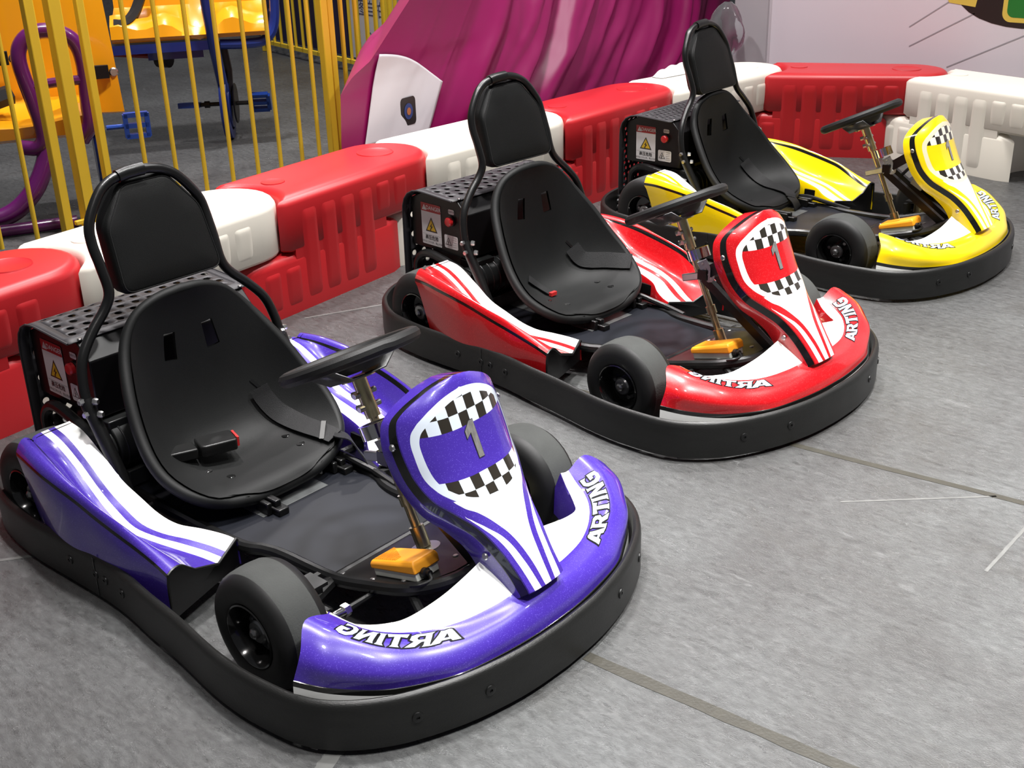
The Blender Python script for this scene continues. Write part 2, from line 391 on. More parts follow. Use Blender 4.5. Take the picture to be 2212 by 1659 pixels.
fence('yellow bar fence panel between the pedal ride and the red barrier', [(-2.589, 1.409), (-2.577, 1.557), (-2.566, 1.704), (-2.554, 1.851), (-2.542, 1.994), (-2.532, 2.128), (-2.521, 2.256), (-2.513, 2.363)], [(-2.604, 1.219, .034), (-2.503, 2.45, .042)], 1.14, zlow=.02)
mb = MB(); mb.box((0, 0, .6), (.055, .055, 1.2)); mb.box((0, 0, .01), (.12, .12, .02)); mb.box((.005, -.047, .06), (.02, .05, .02))
o = mb.build('gate_post', FY, loc=(-2.614, 1.103, 0)); bevel(o, .004); tag(o, 'thick yellow square post between the two left fence panels', 'post')
D2 = V((math.cos(math.radians(112)), math.sin(math.radians(112)), 0)); C0 = V((-2.49, 2.44, 0))
fence('yellow bar fence panel running back beside the maroon cloth', [tuple((C0 + D2 * t)[:2]) for t in (.2, .36, .49, .60, .70, .78, .86, .95)], [((C0 + D2 * .07).x, (C0 + D2 * .07).y, .035)], 1.14, br=.012)
# far fence at the back of the enclosure
F1, F3 = V((-6.239, 4.945, 0)), V((-4.2, 4.49, 0)); nb = 16
fence('yellow bar fence far behind in front of the dark blue banner', [tuple((F1 + (F3 - F1) * (i + .5) / nb)[:2]) for i in range(nb)], [(F1.x, F1.y, .04), (F3.x, F3.y, .04)], 1.1, br=.012, zlow=.08)

# ------------------------------------------------------------------ banners behind the far fence
ban_blue = mat('banner_dark_blue', (.018, .014, .075), .45, vary=.25, vscale=6); ban_white = mat('banner_white', (.62, .61, .68), .5)
ban_txt = mat('banner_pale_lettering', (.10, .09, .24), .5); ban_ink = mat('banner_ink_blue', (.05, .06, .16), .5); ban_tan = mat('banner_ink_tan', (.55, .46, .38), .5)
bd = (F3 - F1).normalized(); bn = V((bd.y, -bd.x, 0)); bn = -bn if bn.y < 0 else bn
def banner(name, t0, t1, z0, z1, m, label, off=.22):
    p = F1 + bd * t0 + bn * off; e = MB(); L = t1 - t0
    e.box((L / 2, 0, (z1 - z0) / 2), (L, .02, z1 - z0)); o = e.build(name, m, loc=(p.x, p.y, z0)); o.rotation_euler = (0, 0, math.atan2(bd.y, bd.x)); tag(o, label, 'banner'); return o
b1 = banner('printed_banner', -1.0, 1.08, .05, 2.2, ban_blue, 'dark blue printed banner with pale letters behind the far fence')
b2 = banner('printed_banner', 1.10, 2.4, .05, 2.2, ban_white, 'white printed banner with blue markings beside the maroon cloth')
def btext(par, txt, u, z, size, m, name='lettering'):
    vs, fs = curve_mesh(None, 0, txt, size); mb = MB(); mb.add([(u + x, -.0115, z + y) for x, y in vs], fs); mb.build(name, m, par)
btext(b1, 'L.E.G', .55, .17, .24, ban_txt)
vs, fs = curve_mesh([el(.72, .62, .3, .34, 30)]); mb = MB(); mb.add([(x, -.0112, z) for x, z in vs], fs); mb.build('printed_shape', mat('banner_violet', (.035, .025, .12), .5), b1)
btext(b2, '图自拍', .36, .38, .13, ban_ink)
btext(b2, '0 0', .37, .18, .09, ban_ink)
for (x0, x1, z0, z1, mm) in ((.22, .6, .52, .545, ban_ink), (.22, .245, .52, .82, ban_ink), (.575, .6, .52, .82, ban_ink), (.27, .38, .56, .78, ban_tan), (.22, .36, .84, .98, ban_ink)):
    mb = MB(); mb.add([(x0, -.0113, z0), (x1, -.0113, z0), (x1, -.0113, z1), (x0, -.0113, z1)], [(0, 1, 2, 3)]); mb.build('printed_shape', mm, b2)

# ------------------------------------------------------------------ pedal ride units inside the fence
RY = mat('ride_yellow_fibreglass', srgb(246, 166, 20), .25, coat=.8); RB = mat('ride_blue_enamel', srgb(22, 48, 130), .35, coat=.3); RP = mat('ride_purple_enamel', srgb(92, 18, 92), .3, coat=.6)
RR_ = mat('ride_red_enamel', srgb(130, 22, 22), .4)
def tube_obj(name, pts, r, m, par, k=6, n=10):
    mb = MB(); mb.tube(spl(pts, k), r, n); return mb.build(name, m, par)
def pedal_crank(e, c, ax, side_len=.1):
    """pair of flat blue cage pedals on a crank axle"""
    c = V(c); ax = V(ax).normalized(); up = V((0, 0, 1)); fw = ax.cross(up)
    mb = MB(); mb.cyl(c - ax * .17, c + ax * .15, .012, 10); mb.cyl(c - ax * .13, c - ax * .1, .02, 10); mb.build('crank', MT['blackp'], e)
    for s, cc, tilt in ((-1, c - ax * .215, .15), (1, c + ax * .19, 1.1)):
        mb = MB(); a = (fw * math.cos(tilt) + up * math.sin(tilt))
        for d, wd in ((-.05, .07), (.05, .07), (0, .055)):
            mb.box(cc + a * d, (.1 if d else .1, .022, .030), Matrix((ax, a, ax.cross(a))).transposed())
        for d in (-.05, .05):
            mb.box(cc + ax * d, (.022, .10, .030), Matrix((ax, a, ax.cross(a))).transposed())
        mb.build('pedal', mat('pedal_blue', srgb(28, 70, 160), .35) if 'pb' not in MT else MT['pb'], e)
MT['pb'] = mat('pedal_blue', srgb(28, 70, 160), .35)
# far unit: yellow seat shell on a blue frame
nv = V((.8, -.6, 0)); side = V((.56, .83, 0))          # towards the camera / to the right of the picture
U2 = V((-3.712, 2.637, 0)); e = empty('pedal_ride', U2)
tag(e, 'yellow seat shell on a blue frame with blue pedals behind the fence', 'pedal ride')
def q2(t, dz, dpt=0.): return side * t + V((0, 0, dz)) + nv * dpt
mb = MB(); rows = []
for i in range(19):
    t = -.52 + .84 * i / 18; f = i / 18
    lip = .66 + .035 * math.sin(f * 9) + .03 * math.cos(f * 17); rows.append([q2(t, .60, .20), q2(t, .625, .225), q2(t, lip, .21), q2(t, lip + .05, .12), q2(t, lip + .035, -.05), q2(t, .75, -.16), q2(t, 1.25, -.26), q2(t, 1.25, -.30), q2(t, .62, -.24), q2(t, .60, .20)])
mb.grid(rows)
for r_ in (rows[0], rows[-1]): mb.add(r_[:-1], [tuple(range(9))])
mb.build('seat_shell', RY, e, sharp=40)
mb = MB(); mb.box(q2(-.25, .565, .16), (.55, .10, .05), Matrix.Rotation(math.atan2(side.y, side.x), 3, 'Z')); mb.box(q2(-.2, .52, .1), (.3, .12, .05), Matrix.Rotation(math.atan2(side.y, side.x), 3, 'Z')); mb.build('frame_beam', RB, e)
tube_obj('frame_tube', [q2(.05, .56, .17), q2(.2, .555, .17), q2(.3, .57, .16), q2(.36, .66, .14), q2(.375, .9, .12), q2(.36, 1.2, .1)], .028, RB, e)
mb = MB(); mb.tube([q2(-.005, 1.25, .27), q2(.005, .75, .27), q2(.02, .52, .24), q2(.045, .20, .03)], .030, 12); mb.build('fork', RB, e)
mb = MB(); mb.tube([q2(.06, .56, .05), q2(.075, .4, .04), q2(.065, .22, .02)], .022, 10); mb.build('fork', mat('dark_tube', (.02, .02, .03), .4), e)
mb = MB(); ax = (side + nv * .15).normalized(); c2 = q2(.045, .20)
mb.lathe([(.05, -.03), (.135, -.028), (.14, 0), (.135, .028), (.05, .03)], c2, ax, 28, cap=True); mb.build('wheel_cover', RB, e)
mb = MB(); mb.lathe([(.0005, .045), (.11, .045), (.115, .05), (.11, .055), (.0005, .055)], c2, ax, 28); mb.build('chain_ring', MT['blackp'], e)
mb = MB(); mb.lathe([(.15, -.022), (.20, -.02), (.205, 0), (.20, .02), (.15, .022)], c2, ax, 30); mb.build('wheel', RB, e)
pedal_crank(e, c2, ax)
mb = MB(); mb.cyl(q2(-.62, .53, .0), q2(-.27, .49, .0), .016, 8); mb.cyl(q2(-.42, .5, 0), q2(-.42, .57, 0), .016, 8); mb.build('brace', RR_, e)
mb = MB(); mb.cyl(q2(-.3, .49, .06), q2(-.24, .49, .1), .05, 14); mb.build('foot_cap', MT['blackp'], e)
tube_obj('belt', [q2(-.5, .70, .17), q2(-.44, .70, .16), q2(-.38, .76, .05), q2(-.3, .95, -.1)], .03, MT['belt'], e, 4, 6)
# near unit: yellow seat with purple tube frame
U1 = V((-3.1, 1.25, 0)); side1 = V((.463, .887, 0)); nv1 = V((.887, -.463, 0)); e = empty('tube_frame_ride', U1)
tag(e, 'yellow seat in a purple bent tube frame at the left frame edge', 'pedal ride')
def q1(t, dz, dpt=0.): return side1 * t + V((0, 0, dz)) + nv1 * dpt
mb = MB(); rows = []                                   # backrest panel
for i in range(11):
    t = -.62 + .97 * i / 10; f = abs(i / 10 - .5) * 2; rows.append([q1(t * 1.0, .40, -.16 + .05 * f ** 3), q1(t, .41, -.145 + .06 * f ** 3), q1(t * .97, .7, -.16 + .05 * f ** 3), q1(t * .93, 1.15, -.25), q1(t * .93, 1.15, -.28), q1(t, .40, -.19)])
mb.grid(rows); mb.build('backrest', RY, e)
mb = MB(); rows = []                                   # seat
for i in range(13):
    f = i / 12; t = -.62 + .82 * f; b_ = .03 * math.sin(f * 8); ed = max(0, abs(f - .5) * 2 - .8) * .25
    rows.append([q1(t, .355, .12), q1(t, .375, .165 - ed), q1(t, .44 + b_ * .5, .17 - ed), q1(t, .475 + b_, .10), q1(t, .46 + b_, -.02), q1(t, .50, -.15), q1(t, .38, -.15)])
mb.grid(rows)
for r_ in (rows[0], rows[-1]): mb.add(r_, [tuple(range(7))])
mb.build('seat', RY, e)
P1 = [q1(-.13, .34, .18), q1(-.06, .34, .21), q1(-.03, .40, .22), q1(-.05, .55, .22), q1(-.075, .72, .22), q1(-.05, .80, .21), q1(.02, .84, .2), q1(.11, .83, .2), q1(.17, .78, .2), q1(.19, .68, .2), q1(.18, .52, .2), q1(.175, .42, .2), q1(.13, .35, .18)]
tube_obj('armrest_loop', P1, .034, RP, e, 5, 12)
tube_obj('armrest_bar', [q1(-.05, .61, .22), q1(.05, .62, .215), q1(.18, .62, .2)], .022, RP, e, 3, 10)
tube_obj('stand_tube', [q1(-.02, .36, .2), q1(-.05, .26, .22), q1(-.13, .14, .25), q1(-.26, .06, .28), q1(-.5, .045, .3)], .042, RP, e, 6, 12)
tube_obj('floor_tube', [q1(-.62, .028, .42), q1(-.3, .028, .40), q1(.045, .028, .38)], .027, RP, e, 3, 12)
for (t, z, d) in ((-.16, .70, -.09), (.27, .60, -.11)):
    mb = MB(); mb.box(q1(t, z, d), (.075, .03, .06), Matrix.Rotation(math.atan2(side1.y, side1.x), 3, 'Z')); mb.build('belt_anchor', MT['belt'], e)
    mb = MB(); disc(mb, q1(t + .06, z - .005, d), nv1, .022, .012); mb.build('anchor_bolt', MT['steel'], e)
tube_obj('belt', [q1(-.5, .58, .02), q1(-.3, .53, .06), q1(-.14, .55, .0)], .045, MT['belt'], e, 4, 6)
mb = MB(); cc = q1(.34, .36, .02); mb.cyl(cc - side1 * .09, cc, .012, 8)
for d in (-.05, 0, .05): mb.box(cc + side1 * .05 + V((0, 0, d)), (.11, .03, .022), Matrix.Rotation(math.atan2(side1.y, side1.x), 3, 'Z'))
for d in (0, .1): mb.box(cc + side1 * d, (.022, .03, .11), Matrix.Rotation(math.atan2(side1.y, side1.x), 3, 'Z'))
mb.build('pedal', MT['pb'], e)
mb = MB(); mb.lathe([(.05, -.02), (.15, -.02), (.16, 0), (.15, .02), (.05, .02)], q1(.2, .24, .0), side1, 24, cap=True); mb.build('wheel', RB, e)

# ------------------------------------------------------------------ machine under a maroon satin cloth
CL = mat('maroon_satin', srgb(146, 16, 90), .40, spec=.45, vary=.08, vscale=3); CL.node_tree.nodes['Principled BSDF'].inputs['Anisotropic'].default_value = .4
a0 = V((-1.05, .916, 0)); dv = V((-.097, .995, 0)); nv3 = V((-.995, -.097, 0))
def cp(s, off, z): return a0 + dv * s + nv3 * off + V((0, 0, z))
e = empty('covered_machine', cp(2.6, .9, 0)); eo = cp(2.6, .9, 0)
tag(e, 'bulky machine under a draped maroon satin cloth behind the barriers', 'covered machine')
SL = [(0, .90), (.40, .90), (.60, .92), (.66, 1.00), (.71, 1.12), (.86, 1.31), (.93, 1.40), (1.2, 1.75), (1.5, 2.1)]
def cloth_pt(i, j, NI, NJ):
    f = i / NI; g = j / NJ                       # f along, g from hem to top
    hem = interp([(0, .02), (.75, .02), (.88, .15), (1, .30)], f)
    z = hem + (1.5 - hem) * g
    bulge = .30 * max(0, z - .35) ** 1.3 * min(1, f * 2.2)
    off = .50 + bulge + .05 * math.sin(f * 3.1)
    sl = interp(SL, z); s = sl + f * (4.62 - sl) + .95 * bulge * (1 - f * .4)
    ph = (s - .95 * z); ed = (.10 * min(1, f * 7) + .90 * max(0, min(1, (f - .17) * 6))) * min(1, (1 - f) * 12)
    amp = .13 * ed
    al = .62 * s + z                              # coordinate along the folds
    nz = lambda a_, b_, k: mnoise.noise(V((a_, b_, k)))
    wv = ph + .05 * nz(al * 2.2, ph * 1.2, 3.1)
    off += .17 * ed * (.62 * nz(wv * 2.3, al * .35, 0) + .40 * nz(wv * 4.6, al * .5, 7) + .15 * nz(wv * 9.5, al * .8, 11))
    q = nz(wv * 3.4, al * .4, 21); off -= ed * .014 * max(0, 1 - abs(q) * 9)          # a few sharp pulled creases
    off += ed * .004 * nz(s * 9, z * 9, 2)
    s += .02 * math.sin(z * 9 + f * 4) * ed
    return cp(s, max(off, .41), z) - eo
from mathutils import noise as mnoise
NI, NJ = 300, 110
mb = MB(); rows = [[cloth_pt(i, j, NI, NJ) for j in range(NJ + 1)] for i in range(NI + 1)]
# wrap both ends backwards so the cover has depth
lw = [[r + dv * (.95 * t) + nv3 * t * .75 for r in rows[0]] for t in (1., .66, .33)]; rw = [[r - dv * (.06 * t) + nv3 * t * .8 for r in rows[-1]] for t in (.33, .66, 1.)]
mb.grid(lw + rows + rw); cl = mb.build('cloth_cover', CL, e, sharp=80)
# printed white sheet on the cloth (code left out), with a small dark badge
shm = mat('printed_sheet_white', (.74, .72, .76), .45)
def cloth_at(s_, z_):
    g = (z_ - .02) / 1.48; lo, hi = 0., .6
    for _ in range(24):
        m_ = (lo + hi) / 2; p = cloth_pt(m_ * NI, g * NJ, NI, NJ) + eo - a0
        if p.dot(dv) < s_: lo = m_
        else: hi = m_
    return cloth_pt(lo * NI, g * NJ, NI, NJ)
mb = MB(); rows = []
for i in range(33):
    f = i / 32; r = []
    for j in range(33):
        g = j / 32
        s_ = (1.03 + .46 * f) * (1 - g) + (1.165 + .465 * f) * g; z_ = (.36 - .02 * f) * (1 - g) + (.73 - .19 * f) * g + .04 * math.sin(PI * f) * g
        r.append(cloth_at(s_, z_) - nv3 * .012 + dv * .004)
    rows.append(r)
mb.grid(rows); sheet = mb.build('printed_sheet', shm, e, sharp=80, label='white printed sheet on the maroon cloth'); sheet.modifiers.new('t', 'SOLIDIFY').thickness = .002
def shp(f, g, lift): 
    p = rows[int(f * 32)][int(g * 32)]; return p - nv3 * lift
for nm, hw, lf, mm in (('badge', .052, .003, MT['lblk']), ('badge_emblem', .030, .005, mat('badge_blue', (.03, .06, .22), .45)), ('badge_emblem', .014, .007, mat('badge_orange', (.45, .16, .06), .45))):
    c_ = shp(.60, .36, lf); mb = MB(); q = [c_ + dv * x * hw + V((0, 0, y * hw * 1.2)) for x, y in (rr_(-1, -1, 1, 1, .35) if nm == 'badge' else el(0, 0, 1, 1, 20))]; mb.add(q, [tuple(range(len(q)))]); mb.build(nm, mm, sheet)
# clear plastic bag and scalloped white paper at the right end of the cloth
bagm = mat('clear_plastic_film', (.85, .86, .88), .12, trans=.9, bump=.8, bscale=30); bagm.node_tree.nodes['Principled BSDF'].inputs['IOR'].default_value = 1.15
mb = MB(); bc = V((-1.60, 4.74, .52)); rows = []
for i in range(12):
    f = i / 11; rr0 = .02 + .085 * math.sin(PI * min(1, f * .96 + .04)) ** .7
    rows.append([bc + V((rr0 * math.cos(t) * (1 + .18 * math.sin(3 * t + f * 5)), rr0 * math.sin(t) * (1 + .15 * math.cos(4 * t - f * 7)) * .8, .30 * (f - .5))) for t in [2 * PI * k / 20 for k in range(20)]])
mb.grid(rows, cv=True); o = mb.build('plastic_bag', bagm, sharp=80); tag(o, 'crumpled clear plastic bag beside the maroon cloth', 'bag')
mb = MB(); rows = []
for i in range(31):
    f = i / 30; t = V(JT[4]).lerp(V(JT[5]), .0) if 0 else None
    y = 3.62 + .38 * f; x = -1.375 + (y - 3.337) * .176; h = .040 * math.sin(PI * f) ** .6 + .010 * abs(math.sin(f * 15))
    rows.append([V((x + .04, y, BH + .003)), V((x + .005, y, BH + .003 + h)), V((x - .012, y, BH + .004 + h)), V((x - .03, y, BH + .003))])
mb.grid(rows); o = mb.build('scalloped_paper', mat('white_paper', (.75, .74, .72), .6)); tag(o, 'white scalloped paper edge lying on the barrier behind the yellow kart', 'paper')

# ------------------------------------------------------------------ go-karts (kart frame: x forward, y to its left, z up)
BUMP = [(.993, 0), (.988, .10), (.975, .18), (.953, .262), (.916, .348), (.883, .401), (.842, .447), (.794, .482), (.74, .502), (.68, .511), (.60, .517), (.50, .512), (.36, .493), (.24, .482), (.13, .469), (.02, .466), (-.13, .471), (-.245, .474), (-.34, .468), (-.40, .459), (-.457, .444), (-.52, .410), (-.575, .368), (-.62, .312), (-.652, .25), (-.675, .17), (-.685, .08), (-.687, 0)]
# nose stations (|y|): inner edge, white/paint edge, shoulder, flank, paint bottom
NOSE = [[(.818, 0, .234), (.905, 0, .180), (.940, 0, .163), (.958, 0, .137), (.964, 0, .112)],
        [(.826, .064, .230), (.902, .062, .178), (.938, .066, .161), (.956, .068, .137), (.962, .069, .112)],
        [(.833, .132, .221), (.893, .118, .173), (.927, .138, .157), (.947, .147, .135), (.952, .150, .1115)],
        [(.829, .195, .207), (.876, .188, .1705), (.908, .216, .157), (.928, .232, .135), (.934, .238, .112)],
        [(.806, .258, .187), (.848, .250, .1725), (.876, .288, .164), (.898, .306, .140), (.904, .302, .1125)],
        [(.776, .292, .179), (.812, .300, .180), (.842, .342, .180), (.868, .366, .152), (.868, .366, .1175)],
        [(.745, .318, .178), (.775, .330, .187), (.801, .378, .197), (.830, .408, .163), (.829, .411, .1235)],
        [(.715, .338, .184), (.740, .346, .196), (.757, .404, .213), (.785, .447, .178), (.784, .453, .133)],
        [(.690, .351, .202), (.704, .362, .209), (.706, .420, .226), (.738, .462, .192), (.737, .483, .143)]]
NSP = [[V(NOSE[s][c]) for s in range(9)] for c in range(5)]
def nose_pt(a, b, sg):
    """a in 0..8 along half, b in 0..4 across"""
    col = [cr(NSP[c], a) for c in range(5)]; p = cr(col, b); return V((p.x, sg * p.y, p.z))
def nose_nrm(a, b, sg):
    d = .02; u = nose_pt(min(8, a + d), b, sg) - nose_pt(max(0, a - d), b, sg); v = nose_pt(a, min(4, b + d), sg) - nose_pt(a, max(0, b - d), sg)
    n = u.cross(v).normalized(); return n if n.z + n.x > 0 else -n

# fairing: edge curve as functions of z, and centre line
FE_Y = [(.190, .052), (.196, .052), (.236, .056), (.277, .066), (.31, .0785), (.338, .101), (.365, .1245), (.402, .137), (.438, .142), (.474, .142), (.506, .137), (.522, .1285), (.541, .103), (.556, .072), (.568, .041), (.575, .0)]
FE_X = [(.190, .938), (.196, .935), (.236, .904), (.277, .870), (.31, .834), (.338, .797), (.365, .762), (.402, .729), (.438, .710), (.474, .694), (.506, .684), (.522, .683), (.541, .689), (.556, .696), (.568, .702), (.575, .706)]
FC_X = [(.190, .943), (.236, .912), (.277, .880), (.31, .853), (.338, .830), (.365, .810), (.402, .786), (.438, .768), (.474, .753), (.506, .741), (.541, .727), (.568, .713), (.575, .7065)]
def smooth_tab(tab):
    xs = [t[0] for t in tab]
    def f(x):
        if x <= xs[0]: return tab[0][1]
        if x >= xs[-1]: return tab[-1][1]
        i = max(j for j in range(len(xs) - 1) if xs[j] <= x); h = xs[i + 1] - xs[i]; t = (x - xs[i]) / h
        def sl(k):
            if k == 0: return (tab[1][1] - tab[0][1]) / (xs[1] - xs[0])
            if k == len(xs) - 1: return (tab[-1][1] - tab[-2][1]) / (xs[-1] - xs[-2])
            return (tab[k + 1][1] - tab[k - 1][1]) / (xs[k + 1] - xs[k - 1])
        m0, m1 = sl(i) * h, sl(i + 1) * h
        return (2 * t ** 3 - 3 * t ** 2 + 1) * tab[i][1] + (t ** 3 - 2 * t ** 2 + t) * m0 + (-2 * t ** 3 + 3 * t ** 2) * tab[i + 1][1] + (t ** 3 - t ** 2) * m1
    return f
fey, fex, fcx = smooth_tab(FE_Y), smooth_tab(FE_X), smooth_tab(FC_X)
def fair_pt(y, z, lift=0.):
    h = max(fey(z), 1e-4); w_ = min(1, abs(y) / h); xe, xc = fex(z), fcx(z)
    p = V((xe + (xc - xe) * (1 - w_ ** 3.0), y, z))
    return p + V((.88, 0, .47)) * lift

def fairing_material(pname, paint):
    m = paint.copy(); m.name = pname + '_fairing_print'; nt = m.node_tree; L = nt.links.new; b = nt.nodes['Principled BSDF']
    base = b.inputs['Base Color'].links[0].from_socket if b.inputs['Base Color'].links else None
    uv = nt.nodes.new('ShaderNodeUVMap'); uv.uv_map = 'print'; sx = nt.nodes.new('ShaderNodeSeparateXYZ'); L(uv.outputs[0], sx.inputs[0])
    def mth(op, a, c=0.):
        n = nt.nodes.new('ShaderNodeMath'); n.operation = op
        for i, s in enumerate((a, c)):
            if isinstance(s, (int, float)): n.inputs[i].default_value = s
            else: L(s, n.inputs[i])
        return n.outputs[0]
    y = mth('SUBTRACT', sx.outputs[0], .5); au = mth('ABSOLUTE', y); v = sx.outputs[1]; z = mth('ADD', mth('MULTIPLY', v, .39), .19)
    def fc(tab):
        n = nt.nodes.new('ShaderNodeFloatCurve'); c = n.mapping.curves[0]; n.mapping.use_clip = True; n.mapping.extend = 'HORIZONTAL'
        pts = [((q - .19) / .39, wv * 5) for q, wv in tab]
        c.points[0].location = pts[0]; c.points[1].location = pts[-1]
        for p in pts[1:-1]: c.points.new(*p)
        for p in c.points: p.handle_type = 'AUTO_CLAMPED'
        n.mapping.update(); L(v, n.inputs['Value']); return mth('MULTIPLY', n.outputs[0], .2)
    lt = lambda a, c: mth('LESS_THAN', a, c); gt = lambda a, c: mth('GREATER_THAN', a, c); mul = lambda a, c: mth('MULTIPLY', a, c)
    w1 = fc([(.19, .0088), (.24, .014), (.28, .0245), (.31, .043), (.335, .066), (.35, .088), (.37, .10), (.58, .1)])
    w2 = fc([(.19, .021), (.24, .029), (.28, .041), (.31, .066), (.325, .082), (.335, .09), (.58, .09)])
    w3 = fc([(.19, .039), (.24, .0455), (.28, .0555), (.31, .0735), (.325, .085), (.333, .09), (.58, .09)])
    so = fc([(.19, 0), (.343, 0), (.345, .03), (.349, .058), (.357, .083), (.37, .104), (.385, .117), (.41, .127), (.45, .1295), (.485, .126), (.505, .114), (.52, .097), (.535, .072), (.546, .045), (.552, .015), (.554, 0), (.58, 0)])
    si = fc([(.19, 0), (.354, 0), (.356, .03), (.360, .053), (.367, .073), (.378, .092), (.396, .108), (.43, .116), (.46, .117), (.484, .1125), (.503, .097), (.518, .076), (.529, .052), (.537, .024), (.54, 0), (.58, 0)])
    def mix(a, col, f):
        x = nt.nodes.new('ShaderNodeMix'); x.data_type = 'RGBA'; L(f, x.inputs['Factor'])
        if isinstance(a, tuple): x.inputs['A'].default_value = a
        else: L(a, x.inputs['A'])
        if isinstance(col, tuple): x.inputs['B'].default_value = col
        else: L(col, x.inputs['B'])
        return x.outputs['Result']
    pc = base if base else tuple(b.inputs['Base Color'].default_value)
    white = (.86, .86, .84, 1)
    c = mix(pc, white, mul(mul(gt(au, w2), lt(au, w3)), lt(z, .334)))
    c = mix(c, white, mul(lt(au, w1), lt(z, .362)))
    bord = {'purple': (.62, .68, .76, 1), 'red': (.80, .70, .72, 1), 'yellow': (.78, .70, .48, 1)}[pname]
    c = mix(c, bord, lt(au, so))
    sq = .0247
    ci = mth('FLOOR', mth('DIVIDE', mth('ADD', y, 1.0 + sq / 2), sq)); cz = mth('FLOOR', mth('DIVIDE', mth('SUBTRACT', z, .484 - 20 * sq), .0258))
    czl = mth('FLOOR', mth('DIVIDE', mth('SUBTRACT', .396, z), .0235)); 
    ch_t = mth('MODULO', mth('ADD', mth('ADD', ci, mth('FLOOR', mth('DIVIDE', mth('SUBTRACT', z, .484), .0265))), 100), 2)
    ch_b = mth('MODULO', mth('ADD', mth('ADD', ci, czl), 101), 2)
    chk = mth('ADD', mul(ch_t, gt(z, .44)), mul(ch_b, lt(z, .44)))
    wc = {'purple': (.60, .66, .74, 1), 'red': (.82, .76, .80, 1), 'yellow': (.88, .84, .68, 1)}[pname]
    cc = mix((.022, .018, .013, 1), wc, chk)
    band = mul(gt(z, .396), lt(z, .484)); inner = mix(cc, pc, band)
    c = mix(c, inner, lt(au, si))
    for l in list(b.inputs['Base Color'].links): nt.links.remove(l)
    L(c, b.inputs['Base Color'])
    return m

LET = {'A': ([[(-.06, -.03), (.22, .03), (.29, .2), (.57, .2), (.62, .03), (.92, -.03), (.64, 1.0), (.54, .97), (.36, 1.03), (.26, .96)], [(.35, .37), (.51, .37), (.43, .72)]], .88),
       'R': ([[(-.02, -.03), (.3, -.03), (.26, .1), (.26, .36), (.36, .36), (.55, .0), (.9, -.05), (.64, .4), (.8, .54), (.78, .86), (.62, 1.0), (-.05, 1.04), (.05, .9), (.05, .1)], [(.27, .54), (.5, .54), (.56, .68), (.49, .82), (.27, .82)]], .86),
       'T': ([[(.24, -.04), (.6, -.04), (.53, .1), (.53, .79), (.76, .72), (.84, 1.04), (.0, 1.04), (.06, .72), (.3, .79), (.3, .1)]], .84),
       'I': ([[(0, -.04), (.35, -.04), (.28, .1), (.28, .9), (.35, 1.04), (0, 1.04), (.06, .9), (.06, .1)]], .40),
       'N': ([[(0, -.04), (.31, -.04), (.25, .1), (.25, .58), (.56, -.04), (.82, -.04), (.78, .1), (.78, .9), (.85, 1.04), (.53, 1.04), (.58, .9), (.58, .42), (.26, 1.04), (-.05, 1.04), (.03, .9), (.03, .1)]], .86),
       'G': ([[(.86, 1.04), (.78, .72), (.62, .82), (.4, .82), (.28, .64), (.28, .36), (.4, .2), (.58, .2), (.6, .34), (.44, .36), (.4, .56), (.88, .58), (.84, .1), (.6, -.04), (.3, -.04), (.06, .18), (.0, .5), (.08, .84), (.32, 1.04), (.62, 1.04)]], .92)}
_lm = {}
def letter_mesh(ch, off):
    if (ch, off) not in _lm:
        vs, fs = curve_mesh(LET[ch][0], off)
        bm = bmesh.new(); bv = [bm.verts.new((x, y, 0)) for x, y in vs]
        for f in fs:
            try: bm.faces.new([bv[i] for i in f])
            except ValueError: pass
        for _ in range(2):
            ed = [e for e in bm.edges if e.calc_length() > .16]
            if ed: bmesh.ops.subdivide_edges(bm, edges=ed, cuts=1)
        bmesh.ops.triangulate(bm, faces=bm.faces[:]); bm.verts.index_update()
        _lm[(ch, off)] = ([(v.co.x, v.co.y) for v in bm.verts], [tuple(v.index for v in f.verts) for f in bm.faces]); bm.free()
    return _lm[(ch, off)]

# seat: centre line (x,z) and rim (x,|y|,z)
SEC = [(.128, .136), (.105, .154), (.06, .153), (.0, .150), (-.06, .150), (-.105, .160), (-.145, .190), (-.175, .245), (-.195, .315), (-.205, .39), (-.209, .46), (-.209, .525), (-.205, .556)]
SER = [(.120, .110, .150), (.104, .180, .163), (.080, .214, .182), (.049, .233, .201), (.011, .246, .226), (-.030, .247, .262), (-.076, .236, .308), (-.117, .221, .363), (-.152, .202, .410), (-.182, .182, .452), (-.202, .156, .495), (-.210, .118, .532), (-.207, .060, .554)]
def seat_pt(u, v):
    c = cr([V((a, 0, b)) for a, b in SEC], v); r = cr([V(p) for p in SER], v); k = abs(u) ** 2.6
    s = 1 if u >= 0 else -1
    return V((c.x + (r.x - c.x) * k, s * r.y * abs(u) ** .92, c.z + (r.z - c.z) * k))
